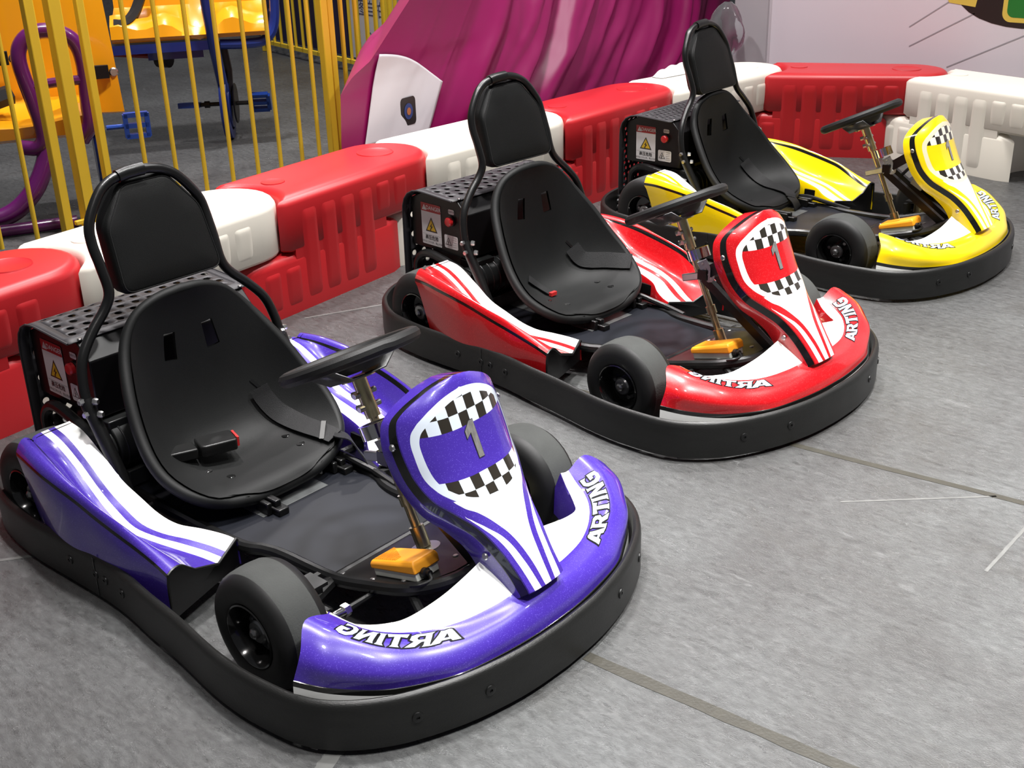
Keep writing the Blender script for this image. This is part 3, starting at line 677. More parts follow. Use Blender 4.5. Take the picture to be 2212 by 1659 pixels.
# side pod curves, rear -> front: (x,|y|,z)
PX = [-.30, -.24, -.17, -.10, -.03, .04, .11, .17, .23, .28]
PO = [(.442, .263), (.453, .267), (.461, .263), (.462, .254), (.457, .239), (.454, .222), (.449, .205), (.442, .188), (.438, .172), (.438, .159)]      # outer black line
PI_ = [(0.402, 0.284), (0.414, 0.283), (0.425, 0.277), (0.436, 0.268), (0.440, 0.253), (0.440, 0.237), (0.434, 0.221), (0.426, 0.203), (0.419, 0.184), (0.414, 0.168)]   # inner black line
PT_ = [(.374, .289), (.374, .277), (.374, .243), (.375, .196), (.382, .171), (.386, .154), (.368, .143), (.345, .132), (.318, .119), (.300, .108)]   # stripe outer edge
PE = [(.300, .290), (.300, .281), (.300, .242), (.300, .198), (.300, .176), (.299, .156), (.287, .143), (.255, .132), (.232, .124), (.222, .119)]      # inner edge
FX = [.28, .277, .262, .244, .214]                                                                                           # x of the front rim per curve

def build_kart(color, loc, rz, label, seat_dx=0., nose_dz=0., pitch=.044, hr=.0098):
    P = PAINT[color]; WH = MT['white']
    K = empty(color + '_kart' if False else 'go_kart', (loc[0], loc[1], 0), rz); tag(K, label, 'go-kart', 'racing go-karts in a row')
    # ---- bumper ring
    half = spl([V((x, -y, 0)) for x, y in BUMP], 3); ring = half + [V((p.x, -p.y, 0)) for p in half[-2:0:-1]]
    n = len(ring); prof = [(0, .014), (0, .100), (-.002, .110), (-.006, .116), (-.012, .118), (-.018, .115), (-.020, .108), (-.020, .018), (-.016, .014)]
    rows = []
    for d, z in prof:
        r = []
        for i in range(n):
            t = (ring[(i + 1) % n] - ring[i - 1]).normalized(); nn = V((t.y, -t.x, 0))
            if nn.dot(ring[i] - V((.15, 0, 0))) < 0: nn = -nn
            r.append(ring[i] + nn * d + V((0, 0, z)))
        rows.append(r)
    mb = MB(); mb.grid(rows, cu=True, cv=True); bo = mb.build('bumper', MT['bumper'], K, sharp=40)
    scr = [(.915, .352, .066), (.972, .205, .067), (.0, .468, .07), (.058, .468, .07), (.133, .472, .068), (-.06, .471, .07)]
    for (x, y, z) in scr:
        for s in (-1, 1):
            j = min(range(n), key=lambda k: (ring[k] - V((x, s * y, 0))).length); t = (ring[(j + 1) % n] - ring[j - 1]).normalized(); nn = V((t.y, -t.x, 0))
            if nn.dot(ring[j] - V((.15, 0, 0))) < 0: nn = -nn
            mb = MB(); c = ring[j] + V((0, 0, z)); mb.lathe([(.0115, 0), (.011, .0022), (.0085, .003), (.004, .003), (.0038, .0005), (.0005, .0005)], c, nn, 14); mb.build('screw', MT['blackp'], bo)
    for x in (.022,):                                   # butt joint of the two bumper halves
        for s in (-1, 1):
            mb = MB(); mb.box((x, s * .4665, .066), (.0022, .002, .10)); mb.build('joint', MT['rim'], bo)
    for yb in (-.42, .42):                              # stand-offs holding the bumper at the rear
        mb = MB(); mb.cyl((-.56, yb * .62, .075), (-.50, yb * .62, .075), .018, 12); mb.cyl((-.675, yb * .3, .075), (-.60, yb * .3, .075), .016, 12); mb.build('bumper_mount', MT['powder'], K)
    # ---- frame
    mb = MB()
    for s in (-1, 1):
        mb.tube(spl([V((-.60, s * .21, .085)), V((-.3, s * .21, .085)), V((.0, s * .21, .088)), V((.20, s * .207, .092)), V((.27, s * .185, .094)), V((.33, s * .176, .096)), V((.49, s * .174, .103)), V((.62, s * .174, .137)), V((.71, s * .160, .160)), V((.765, s * .115, .174)), V((.785, s * .05, .179)), V((.787, 0, .18))], 5), .0145, 10)
        mb.tube([V((.49, s * .17, .10)), V((.52, s * .26, .10)), V((.525, s * .30, .105))], .014, 8)
        mb.cyl((.03, s * .20, .085), (.03, s * .45, .075), .012, 8); mb.cyl((-.12, s * .20, .085), (-.12, s * .45, .075), .012, 8)
        mb.cyl((.70, s * .15, .15), (.86, s * .22, .10), .010, 8); mb.cyl((.86, s * .22, .10), (.97, s * .17, .07), .010, 8)
    for x in (-.58, -.28, -.05, .49): mb.cyl((x, -.21, .085 if x < .4 else .1), (x, .21, .085 if x < .4 else .1), .013, 8)
    fr = mb.build('frame', MT['powder'], K)
    mb = MB(); T = lambda u, v, h: V((u, v, h))
    mb.ext([(-.42, -.20), (.20, -.20), (.29, -.170), (.49, -.170), (.49, .170), (.29, .170), (.20, .20), (-.42, .20)], T, .090, .0955); pan = mb.build('floor_pan', MT['pan'], K)
    mb = MB(); mb.ext([(-.30, -.10), (.155, -.10), (.155, .10), (-.30, .10)], T, .0956, .0968); mb.build('scuffed_plate', mat('scuffed_floor_plate', (.10, .105, .105), .4, metal=.4, vary=.6, vscale=25) if 'scuff' not in MT else MT['scuff'], pan)
    # sloped front footplate with rounded front corners
    fp = [(.488, -.172), (.60, -.172)] + [(.60 + .115 * math.sin(t), -.172 + .115 * (1 - math.cos(t)) * 1.0) for t in [PI / 2 * k / 8 for k in range(1, 9)]] + [(.755, -.03), (.755, .03)]
    fp = [(.488, -.172), (.62, -.172), (.67, -.165), (.71, -.146), (.742, -.115), (.758, -.075), (.764, 0), (.758, .075), (.742, .115), (.71, .146), (.67, .165), (.62, .172), (.488, .172)]
    zs = lambda x: .1115 + (x - .50) * .272
    mb = MB(); mb.ext(fp, lambda u, v, h: V((u, v, zs(u) + h)), -.004, .0); foot = mb.build('footplate', MT['panel'], K)
    for (x, y) in ((.502, -.159), (.68, -.145), (.502, .05), (.705, -.018), (.502, .159), (.68, .145), (.60, -.160)):
        mb = MB(); disc(mb, (x, y, zs(x)), (-.26, 0, .96), .0065, .0025, 10); mb.build('screw', MT['steel'], foot)
    mb = MB(); mb.lathe([(.0335, 0), (.0335, .0012), (.0005, .0012)], (.596, 0, zs(.596)), (-.26, 0, .96), 20); mb.build('column_plate', MT['steel'], foot)
    # ---- nose cone
    aa = [i / 6 for i in range(49)]; bb = [0, .2, .4, .6, .8, 1.0] + [1 + i / 6 for i in range(1, 19)]
    mb = MB(); rows = []
    side_list = [(a, -1) for a in reversed(aa)] + [(a, 1) for a in aa[1:]]
    dz = V((0, 0, nose_dz))
    for a, s in side_list:
        r = [nose_pt(a, b, s) + dz for b in bb]
        k = r[-1]; i0 = r[0]; out = V((k.x - .55, k.y * 1.2, 0)).normalized()
        wall = [V((i0.x - .004, i0.y, i0.z - .008)), V((i0.x - .012, i0.y * .98, i0.z - .04)), V((i0.x - .014, i0.y * .97, .095))]
        low = [k + out * .002 - V((0, 0, .0005)), V((k.x, k.y, k.z - .011)) + out * .0035, V((k.x, k.y, k.z - .0112)) + out * .0035, V((k.x, k.y, k.z - .05)) + out * .006]
        rows.append(wall[::-1] + r + low)
    nb = len(bb)
    def mf(i, j):
        if j < 3: return 0                     # inner wall
        if j < 3 + 5: return 1                 # white deck
        if j < 3 + nb - 1: return 0
        q = j - (3 + nb - 1)
        return 2 if q <= 1 else 1
    mb.grid(rows, mf=mf)
    for r in (rows[0], rows[-1]):
        c = sum((p for p in r), V()) / len(r)
        b0 = mb.add(list(r) + [c], []); m_ = len(r)
        for q in range(m_): mb.f.append((b0 + q, b0 + (q + 1) % m_, b0 + m_)); mb.m.append(0)
    nose = mb.build('nose_cone', [P, WH, MT['stripe']], K, sharp=45)
    # lettering on both shoulders, mirrored on the kart's right side
    tot = sum(LET[c][1] for c in 'ARTING')
    for s in (-1, 1):
        cur = 0.
        for ch in 'ARTING':
            wd = LET[ch][1]
            for off, lift, m_ in ((.075, .0007, MT['outl']), (0., .0013, MT['letter'])):
                vs, fs = letter_mesh(ch, off); pts = []
                for x, y in vs:
                    a = 3.05 + (cur + x) / tot * 3.95; b = 1.86 - .66 * y
                    pts.append(nose_pt(a, b, s) + nose_nrm(a, b, s) * lift + dz)
                mb = MB(); mb.add(pts, fs); mb.build('letter', m_, nose, fix=False, sharp=180)
            cur += wd
    # ---- front fairing (number panel)
    zz = [.190 + .385 * (i / 72) for i in range(73)]; ww = [-1 + 2 * j / 36 for j in range(37)]
    mb = MB(); rows = [[fair_pt(w_ * fey(z), z) for w_ in ww] for z in zz]; mb.grid(rows)
    nf_front = len(mb.f)
    # black band and returned side walls
    depth = lambda z: interp([(.19, .045), (.225, .085), (.255, .085), (.29, .070), (.34, .050), (.40, .046), (.52, .046), (.56, .06), (.575, .065)], z)
    def back(p, s, z, k):
        tz = .004; zc = min(max(z, .20), .49); t = (V((fex(zc + tz), 0, zc + tz)) - V((fex(zc - tz), 0, zc - tz))).normalized(); nn = V((t.z, 0, -t.x)).normalized()
        if nn.x < 0: nn = -nn
        o_ = .010 * min(1, k / .03) * min(1, max(0, (.53 - z) / .06)); up_ = 0.
        return p - nn * k + V((0, s * o_, up_))
    loop = [(-1, z) for z in zz] + [(1, z) for z in reversed(zz[:-1])]
    ks = [(0, 0), (.002, 1), (.017, 1), (.0185, 0), (1., 0)]
    rows = []
    for s, z in loop:
        p = fair_pt(s * fey(z), z); d = depth(z)
        rows.append([p, back(p, s, z, .003), back(p, s, z, .020), back(p, s, z, .022), back(p, s, z, max(.03, d * .6)), back(p, s, z, d)])
    mb.grid(rows, mf=lambda i, j: 1 if j in (1, 2) else 2)
    # bottom return
    bot = [[fair_pt(w_ * fey(.19), .19) + q for w_ in ww] for q in (V((0, 0, 0)), V((-.004, 0, -.006)), V((-.03, 0, -.022)))]
    mb.grid(bot, mi=2)
    me = mb.mesh('front_fairing', [FAIR[color], MT['stripe'], P], 50, fix=False)
    uvl = me.uv_layers.new(name='print')
    for lp in me.loops:
        co = me.vertices[lp.vertex_index].co; uvl.data[lp.index].uv = (co.y + .5, (co.z - .19) / .39)
    fair = obj('front_fairing', me, K)
    one = [(.0055, .4895), (-.0055, .4895), (-.022, .474), (-.022, .459), (-.0085, .468), (-.0085, .4185), (.0055, .4185)]
    for off, lift, m_ in ((.0012, .0006, MT['lblk']), (0., .0014, MT['silver'])):
        vs, fs = curve_mesh([one], off); mb = MB(); mb.add([fair_pt(x, z, lift) for x, z in vs], fs); mb.build('number_one', m_, fair)
    for s in (-1, 1):
        for c in ((.683, .152, .468), (.848, .078, .252)):
            mb = MB(); disc(mb, (c[0], s * c[1], c[2]), (0, s, .15), .0075, .004, 12); mb.build('screw', MT['steel'], fair)
    # ---- side pods
    for s in (-1, 1):
        def cv(tab, fx):
            p = []
            for i, (x, (y, z)) in enumerate(zip(PX, tab)):
                xx = x if x < .05 else .05 + (x - .05) * (fx - .05) / (.28 - .05); p.append(V((xx, s * y, z)))
            return spl(p, 4)
        co, ci, ct, ce = cv(PO, FX[0]), cv(PI_, FX[2] + .012), cv(PT_, FX[3] + .01), cv(PE, FX[4])
        N = len(co); rows = []
        for i in range(N):
            f = i / (N - 1); o_, i_, t_, e_ = co[i], ci[i], ct[i], ce[i]
            def cut(p, z):                         # rear wheel-arch cut moves the lower edge forward
                r = max(0, (.262 - z) / .21); return V((p.x + (1 - f) ** 1.0 * .082 * r ** .8, p.y, z))
            yo = V((0, s * .004, 0))
            r = [cut(o_, .045) + yo * .5, cut(o_, .045 + (o_.z - .057) * .35) + yo, cut(o_, .045 + (o_.z - .057) * .7) + yo, cut(o_, o_.z - .022) + yo * .8, V((o_.x, o_.y + s * .001, o_.z - .009)), V((o_.x, o_.y, o_.z + .001))]
            wb = max(0, min(1, (f - .62) / .38)); wb = wb * wb * (3 - 2 * wb)       # the bowl closes into a plain arch at the front mouth
            def arch(p, k): q = o_.lerp(t_, k) + V((0, 0, .017 * math.sin(PI * min(1, k / .45)) ** .8 if k < .45 else 0)); return p.lerp(q, wb)
            top = .006 + .24 * (o_ - i_).length
            for k in (.22, .45, .68, .88): q = o_.lerp(i_, k); r.append(arch(q + V((0, 0, top * math.sin(PI * min(1, k * 1.02 + .02)) ** .75)), k * .3))
            r += [arch(i_.lerp(o_, .02), .31), arch(i_.lerp(t_, .10) - V((0, 0, .004)), .37)]
            g = (i_.z - t_.z) * .36
            for k in (.3, .5, .7, .88): q = i_.lerp(t_, k); r.append(arch(q - V((0, 0, g * math.sin(PI * k) * 1.0 + .001)), .3 + .7 * k))
            r.append(t_)
            d1, d2 = t_.lerp(e_, .25), t_.lerp(e_, .47)
            sag = V((0, 0, -.006 * math.sin(PI * min(1, f * 1.3))))
            r += [d1 + sag * .7, d2 + sag, t_.lerp(e_, .75) + sag * .6, e_]
            r += [V((e_.x, e_.y - s * .004, e_.z - .006)), V((e_.x, e_.y - s * .006, max(.05, e_.z - .06))), V((e_.x, e_.y - s * .006, .05))]
            rows.append(r)
        mats_ = {4: 2, 10: 2, 17 - 1: 1, 17: None}
        def mf2(i, j):
            if j == 4 or j == 10: return 2
            if j == 16: return 1
            if j == 17: return 0
            if j in (18, 19): return 1
            return 0
        mb = MB(); mb.grid(rows, mf=mf2)
        pod = mb.build('side_pod', [P, WH, MT['stripe']], K, sharp=50)
        # black rubber edge and dark sheet painting the shade inside the open front mouth; dark rear closing panel
        for idx, nm, dx in ((-1, 'front_mouth_dark', -.005), (0, 'rear_closing_panel', .012)):
            r = [p + V((dx, 0, 0)) for p in rows[idx]]; c = sum(r, V()) / len(r); c.z = .075; mb = MB(); b0 = mb.add(r + [c], [])
            for q in range(len(r)): mb.f.append((b0 + q, b0 + (q + 1) % len(r), b0 + len(r))); mb.m.append(0)
            mb.build(nm, MT['box'], pod)
        mb = MB(); mb.tube([p for p in rows[-1][1:-2]], .0035, 6, cap=True); mb.build('edge_trim', MT['blackp'], pod)
        mb = MB(); mb.box((.06, s * .300, .115), (.05, .03, .035)); mb.build('pod_bracket', MT['powder'], pod)
    # ---- wheels
    def wheel(name, x, s, r, yo, wd, rimr):
        """yo = |y| of the outer face"""
        W = empty(name, (x, s * yo, r)); W.parent = K; ax = V((0, -s, 0))      # axis inward
        mb = MB()
        tp = [(rimr, .006), (rimr + .006, .0), (r * .78, .000), (r * .90, .006), (r * .965, .018), (r * .99, .030), (r, .05), (r, wd - .05), (r * .985, wd - .028), (r * .93, wd - .010), (r * .8, wd), (rimr, wd - .004)]
        mb.lathe(tp, (0, 0, 0), ax, 48, mf=lambda i: 1 if 4 <= i <= 7 else 0); mb.build('tyre', [MT['rubber'], MT['tread']], W, sharp=60)
        mb = MB(); mb.lathe([(rimr * .97, wd - .006), (rimr * .9, wd * .6), (rimr * .88, .055), (rimr * .93, .020), (rimr * .97, .010), (rimr * 1.03, .004), (rimr * 1.03, .000), (rimr * .98, -.001), (rimr * .93, .006), (rimr * .86, .022), (rimr * .82, .042), (rimr * .5, .046), (.0005, .046)], (0, 0, 0), ax, 36)
        rim = mb.build('rim', MT['rim'], W, sharp=40)
        mb = MB(); mb.lathe([(.0255, .046), (.0255, .022), (.022, .018), (.012, .018), (.011, .010), (.006, .006), (.0005, .006)], (0, 0, 0), ax, 20); mb.build('hub', mat('hub_dark_steel', (.30, .30, .30), .3, metal=.9) if 'hubm' not in MT else MT['hubm'], W)
        for k in range(3):
            t = 2 * PI * k / 3 + .9; c = V((.037 * math.cos(t), 0, .037 * math.sin(t))) + ax * .046
            mb = MB(); mb.lathe([(.009, 0), (.009, -.008), (.006, -.012), (.0005, -.012)], c, ax, 6); mb.build('wheel_nut', MT['hubm'], rim)
        return W
    for s in (-1, 1):
        wheel('front_wheel', .55, s, .13, .442, .118, .067)
        wheel('rear_wheel', -.315, s, .137, .438, .155, .067)
        # knuckle with king-pin bracket, stub axle and tie rod
        kb = empty('steering_knuckle', (0, 0, 0)); kb.parent = K
        mb = MB(); mb.box((.536, s * .278, .160), (.055, .06, .008)); mb.box((.536, s * .278, .093), (.055, .06, .008)); mb.box((.515, s * .255, .126), (.012, .05, .06)); mb.build('yoke', MT['powder'], kb)
        mb = MB(); mb.cyl((.545, s * .292, .09), (.545, s * .292, .160), .016, 14); mb.cyl((.545, s * .292, .125), (.55, s * .40, .129), .017, 14); mb.box((.575, s * .31, .118), (.09, .05, .016)); mb.build('stub_axle', MT['gold_dirty'], kb)
        mb = MB(); disc(mb, (.545, s * .294, .164), (0, 0, 1), .014, .007, 6); mb.build('king_pin_bolt', MT['steel'], kb)
        mb = MB(); mb.cyl((.618, s * .285, .122), (.62, s * .245, .122), .0095, 12); mb.cyl((.62, s * .262, .122), (.62, s * .248, .122), .014, 6); mb.build('rod_end', MT['chrome'], kb)
        mb = MB(); mb.cyl((.62, s * .245, .122), (.615, s * .02, .118), .007, 8); mb.build('tie_rod', MT['powder'], kb)
    mb = MB(); mb.cyl((-.315, -.41, .137), (-.315, .41, .137), .016, 12); mb.build('rear_axle', MT['powder'], K)
    # ---- seat (back slots are real openings; drain holes are dark discs standing in for their shade)
    vk = [0, .3, .6, 1, 1.5, 2, 2.5, 3, 3.5, 4, 4.5, 5, 5.5, 6, 6.5, 7, 7.5, 8, 8.5, 9, 9.25, 9.5, 9.75, 10, 10.4, 10.8, 11.2, 11.6, 12]
    uk = [0, .07, .14, .22, .29, .36, .42, .5, .58, .66, .74, .81, .87, .92, .96, 1]; uk = [-u for u in uk[:0:-1]] + uk
    S = empty('bucket_seat', (seat_dx, 0, 0)); S.parent = K
    rows = [[seat_pt(u, v) for u in uk] for v in vk]
    def mfs(i, j):
        u0, u1 = sorted((abs(uk[j]), abs(uk[j + 1])))
        if vk[i] >= 9 and vk[i + 1] <= 10 and u0 >= .22 and u1 <= .42: return None
        return 0
    mb = MB(); mb.grid(rows, mf=mfs); shell = mb.build('seat_shell', MT['seat'], S, sharp=70)
    so = shell.modifiers.new('thick', 'SOLIDIFY'); so.thickness = .009; so.offset = 0; so.use_rim = False
    loop = [((-1, v), (-.95, v)) for v in [k / 4 for k in range(1, 47)]] + [((u, 12), (u, 11.8)) for u in [-.9 + .15 * k for k in range(13)]] + [((1, v), (.95, v)) for v in [11.5 - k / 4 for k in range(46)]] + [((u, 0), (u, .2)) for u in [.9 - .15 * k for k in range(13)]]
    LP = [(seat_pt(*p), seat_pt(*q)) for p, q in loop]; nl = len(LP); frm = []
    for i in range(nl):
        R0, I0 = LP[i]; tin = (R0 - I0).normalized(); tl = (LP[(i + 1) % nl][0] - LP[i - 1][0]).normalized(); no = tl.cross(tin).normalized()
        if no.dot(R0 - V((.02, 0, .42))) < 0: no = -no
        frm.append((R0, tin, no))
    for _ in range(12): frm = [(frm[i][0], (frm[i - 1][1] + frm[i][1] + frm[(i + 1) % nl][1]).normalized(), (frm[i - 1][2] + frm[i][2] + frm[(i + 1) % nl][2]).normalized()) for i in range(nl)]
    for _ in range(3): frm = [((frm[i - 1][0] + frm[i][0] * 2 + frm[(i + 1) % nl][0]) / 4, frm[i][1], frm[i][2]) for i in range(nl)]
    rho = .0145; mb = MB()
    mb.grid([[R0 + no * rho - no * rho * math.cos(ph_) + tin * rho * math.sin(ph_) - tin * .002 for R0, tin, no in frm] for ph_ in [math.radians(a_) for a_ in range(-10, 201, 21)]], cv=True)
    mb.build('rolled_rim', MT['seat'], S, sharp=80)
    for (u, v) in ((.50, 3.1), (.52, 2.0), (-.36, 2.0), (-.42, 3.1)):
        p = seat_pt(u, v + .6); mb = MB(); mb.lathe([(.011, .0052), (.0105, .0056), (.0005, .0056)], p, (-.1, -.2 * u, 1), 16); mb.build('dark_hole_disc', MT['rim'], shell)
    # seat rails and slide lever
    for y, x1 in ((-.06, .185), (.175, .150)):
        mb = MB(); mb.box((x1 - .13, y, .104), (.26, .030, .018)); mb.box((x1 - .135, y, .121), (.23, .018, .016)); mb.box((x1 - .05, y - .022, .112), (.05, .014, .03)); o = mb.build('seat_rail', MT['powder'], K); bevel(o, .003)
    tube_pts = [V((.03, .215, .118)), V((.12, .212, .117)), V((.20, .205, .112)), V((.295, .197, .102))]
    mb = MB(); mb.tube(spl(tube_pts, 4), [.006] * 9 + [.010] * 4, 8); mb.build('slide_lever', MT['blackp'], K)
    mb = MB(); mb.tube(spl([V((.02, .185, .118)), V((.10, .19, .13)), V((.17, .20, .118)), V((.24, .21, .105))], 4), .009, 8); mb.build('cable', MT['blackp'], K)
    # ---- roll hoop and headrest
    hp = [(-.085, .283, .10), (-.138, .283, .20), (-.185, .285, .285), (-.217, .287, .345), (-.233, .283, .40), (-.245, .266, .455), (-.256, .225, .505), (-.262, .180, .548), (-.264, .160, .585), (-.280, .160, .640), (-.302, .161, .697), (-.314, .152, .743), (-.326, .113, .798), (-.332, .078, .822), (-.331, .04, .833), (-.33, 0, .836)]
    L_ = [V((x, -y, z)) for x, y, z in hp]; full = L_ + [V((p.x, -p.y, p.z)) for p in L_[-2::-1]]
    hoopE = empty('roll_hoop'); hoopE.parent = K
    mb = MB(); mb.tube(spl(full[2:-2], 5), .0125, 12); mb.build('hoop_tube', MT['powder'], hoopE)
    for s in (-1, 1):
        mb = MB(); mb.tube([V((x, s * y, z)) for x, y, z in ((-.085, .283, .088), (-.138, .283, .20), (-.182, .285, .28), (-.226, .287, .362))], .0165, 12); leg = mb.build('hoop_socket', MT['powder'], hoopE)
        for c in ((-.213, .287, .363), (-.200, .287, .334)):
            for k in (1,):
                mb = MB(); disc(mb, V((c[0] - .008, s * (c[1] + .010), c[2])), (.2, s, 0), .0085, .012, 6); mb.build('bolt', MT['steel'], leg)
                mb = MB(); disc(mb, V((c[0] + .012, s * (c[1] - .006), c[2])), (.9, -s * .5, 0), .0085, .012, 6); mb.build('bolt', MT['steel'], leg)
    mb = MB(); mb.tube([V((-.331, -.052, .831)), V((-.3305, -.03, .835)), V((-.33, 0, .8365)), V((-.33, .018, .8365))], .0165, 12); o = mb.build('hoop_sleeve', MT['powder'], hoopE)
    # headrest pad: seven-sided cushion
    pc_ = [(.146, .566), (.136, .728), (.066, .818), (-.066, .818), (-.136, .728), (-.146, .566)]; po = []
    for i in range(6):                                   # rounded corners
        p0, p1, p2 = V(pc_[i - 1]), V(pc_[i]), V(pc_[(i + 1) % 6]); rr = .028 if i in (0, 5) else .022
        a_, b_ = p1 + (p0 - p1).normalized() * rr, p1 + (p2 - p1).normalized() * rr
        po += [tuple(a_.lerp(p1, t).lerp(p1.lerp(b_, t), t)) for t in (0, .25, .5, .75, 1)]
    px_ = lambda z: -.243 + (z - .56) * -.315
    cz = .69; n_ = len(po)
    def pad(k, dx): return [V((px_(cz + (z - cz) * k) + dx, .014 + y * k, cz + (z - cz) * k)) for y, z in po]
    mb = MB(); R_ = [pad(.5, -.064), pad(.93, -.062), pad(.985, -.054), pad(1., -.042), pad(1., -.020), pad(.985, -.009), pad(.955, -.003), pad(.90, .0), pad(.6, .003), pad(.3, .004)]
    b0 = mb.grid(R_, cv=True); mb.f.append(tuple(b0 + k for k in range(n_))[::-1]); mb.m.append(0); mb.f.append(tuple(b0 + 9 * n_ + k for k in range(n_))); mb.m.append(0)
    hr_ = mb.build('headrest', MT['leather'], K, sharp=80)
    mb = MB(); mb.tube([p + V((.0008, 0, 0)) for p in pad(.945, -.0022)], .0011, 5, closed=True); mb.build('seam', MT['lblk'], hr_)
    # ---- rear: perforated cover, control box with labels, motor, guard loop
    prof = [(-.300, .478), (-.455, .4865), (-.480, .4855), (-.503, .480), (-.522, .469), (-.537, .454), (-.547, .436), (-.552, .41), (-.556, .14)]
    pts = [V((x, 0, z)) for x, z in prof]
    cum = [0.]
    for p, q in zip(pts, pts[1:]): cum.append(cum[-1] + (q - p).length)
    def cov(t, y):
        for i in range(len(pts) - 1):
            if t <= cum[i + 1] or i == len(pts) - 2:
                f = (t - cum[i]) / (cum[i + 1] - cum[i]); p = pts[i].lerp(pts[i + 1], f); return V((p.x, y, p.z))
    tot_t = cum[-1]; WD = .268; MY, M0, M1 = .026, .030, .02
    ny = int(round(2 * (WD - MY) / pitch)); nt_ = int(round((tot_t - M0 - M1) / (pitch * .80))); cy_, ct_ = 2 * (WD - MY) / ny, (tot_t - M0 - M1) / nt_
    mb = MB()
    for i in range(nt_):
        for j in range(ny):
            sh = (.25 if i % 2 else -.25); t0, t1, y0, y1 = M0 + i * ct_, M0 + (i + 1) * ct_, -WD + MY + j * cy_, -WD + MY + (j + 1) * cy_
            tc_, yc = (t0 + t1) / 2, (y0 + y1) / 2 + sh * cy_ * .7; K8 = 12; ring_ = []; outer = []
            for k in range(K8):
                a = 2 * PI * (k + .5) / K8; ca, sa = math.cos(a), math.sin(a); ring_.append(cov(tc_ + hr * sa, yc + hr * ca))
                m_ = max(abs(ca), abs(sa)); oy, ot = ca / m_, sa / m_
                outer.append(cov((t0 + t1) / 2 + ot * ct_ / 2, (y0 + y1) / 2 + oy * cy_ / 2))
            mb.grid([ring_, outer], cv=True)
    ts = [M0 + (tot_t - M0 - M1) * k / 48 for k in range(49)]
    for ya, yb in ((-WD, -WD + MY), (WD - MY, WD)): mb.grid([[cov(t, ya), cov(t, yb)] for t in [0.] + ts + [tot_t]])
    mb.grid([[cov(t, -WD + MY), cov(t, WD - MY)] for t in (0., M0)]); mb.grid([[cov(t, -WD + MY), cov(t, WD - MY)] for t in (tot_t - M1, tot_t)])
    cover = mb.build('perforated_cover', MT['sheet'], K, sharp=60); so = cover.modifiers.new('thick', 'SOLIDIFY'); so.thickness = .0025
    mb = MB(); mb.tube([cov(t, -WD) for t in [tot_t * k / 20 for k in range(21)]], .003, 6); mb.tube([cov(t, WD) for t in [tot_t * k / 20 for k in range(21)]], .003, 6); mb.build('cover_edge', MT['sheet'], cover)
    mb = MB(); mb.ext([(-.535, .285), (-.262, .285), (-.262, .432), (-.305, .474), (-.47, .480), (-.535, .45)], lambda u, v, h: V((u, h, v)), -.243, .243); o = mb.build('control_box', MT['box'], K); bevel(o, .003)
    cb = o
    for (x, y, z) in ((-.302, -.235, .4795), (-.302, .235, .4795), (-.302, 0, .4795)):
        mb = MB(); disc(mb, (x, y, z), (0, 0, 1), .006, .004, 10); mb.build('rivet', MT['steel'], cover)
    lab = empty('danger_label'); lab.parent = K; LY = -.2436
    def lp(name, poly, m_, h=0., par=None, holes=()):
        vs, fs = curve_mesh([poly] + list(holes)); mb = MB(); mb.add([(x, LY - .0006 - h, z) for x, z in vs], fs); return mb.build(name, m_, par or lab)
    def lt_(txt, x, z, size, m_, h, par=None, off=0.):
        vs, fs = curve_mesh(None, off, txt, size); mb = MB(); mb.add([(x + u, LY - .0006 - h, z + v) for u, v in vs], fs); mb.build('lettering', m_, par or lab)
    x0, x1, z0, z1 = -.484, -.386, .300, .443
    lp('sticker', rr_(x0, z0, x1, z1, .004), MT['lwhite']); lp('header', rr_(x0, z1 - .029, x1, z1, .003), MT['lred'], .0004)
    tri_ = lambda cx, cz_, r: [(cx + r * math.cos(PI / 2 + 2 * PI * k / 3), cz_ + r * math.sin(PI / 2 + 2 * PI * k / 3)) for k in range(3)]
    lp('warning_triangle', tri_(x0 + .017, z1 - .018, .013), MT['lwhite'], .0008); lt_('!', x0 + .017, z1 - .017, .015, MT['lred'], .0012)
    lt_('DANGER', x0 + .063, z1 - .0155, .0185, MT['lwhite'], .0008, off=.0002)
    cx = (x0 + x1) / 2; lp('warning_triangle', tri_(cx, .363, .034), MT['lblk'], .0004); lp('warning_triangle', tri_(cx, .363, .026), MT['lyel'], .0008)
    bolt = lambda cx, cz_, k: [(cx + k * a, cz_ + k * b) for a, b in ((.3, 1.), (-.55, -.05), (-.05, -.02), (-.4, -.7), (-.55, -.62), (-.35, -1.1), (-.02, -.78), (-.2, -.76), (.55, .12), (.05, .1))]
    lp('bolt_symbol', bolt(cx, .364, .014), MT['lblk'], .0012)
    lp('rule', [(x0 + .003, .335), (x1 - .003, .335), (x1 - .003, .3356), (x0 + .003, .3356)], MT['lblk'], .0004)
    lt_('高压危险', cx, .3245, .0165, MT['lblk'], .0006, off=.0003); lt_('非专业工作人员，禁止开启', cx, .3085, .0085, MT['lblk'], .0006)
    l2 = empty('warning_label'); l2.parent = K
    lp('sticker', rr_(-.372, .306, -.306, .352, .006), MT['lwhite'] if color != 'purple' else MT['lwhite'], 0, l2)
    lp('warning_triangle', tri_(-.352, .326, .018), MT['lblk'], .0004, l2); lp('warning_triangle', tri_(-.352, .326, .0135), MT['lwhite'], .0008, l2); lp('bolt_symbol', bolt(-.352, .327, .008), MT['lblk'], .0012, l2)
    for k, zt in enumerate((.345, .337, .329, .321, .314)): lp('fine_print', [(-.333, zt), (-.312, zt), (-.312, zt + .0015), (-.333, zt + .0015)], mat('fine_print_grey', (.4, .38, .38), .5) if 'fp' not in MT else MT['fp'], .0004, l2)
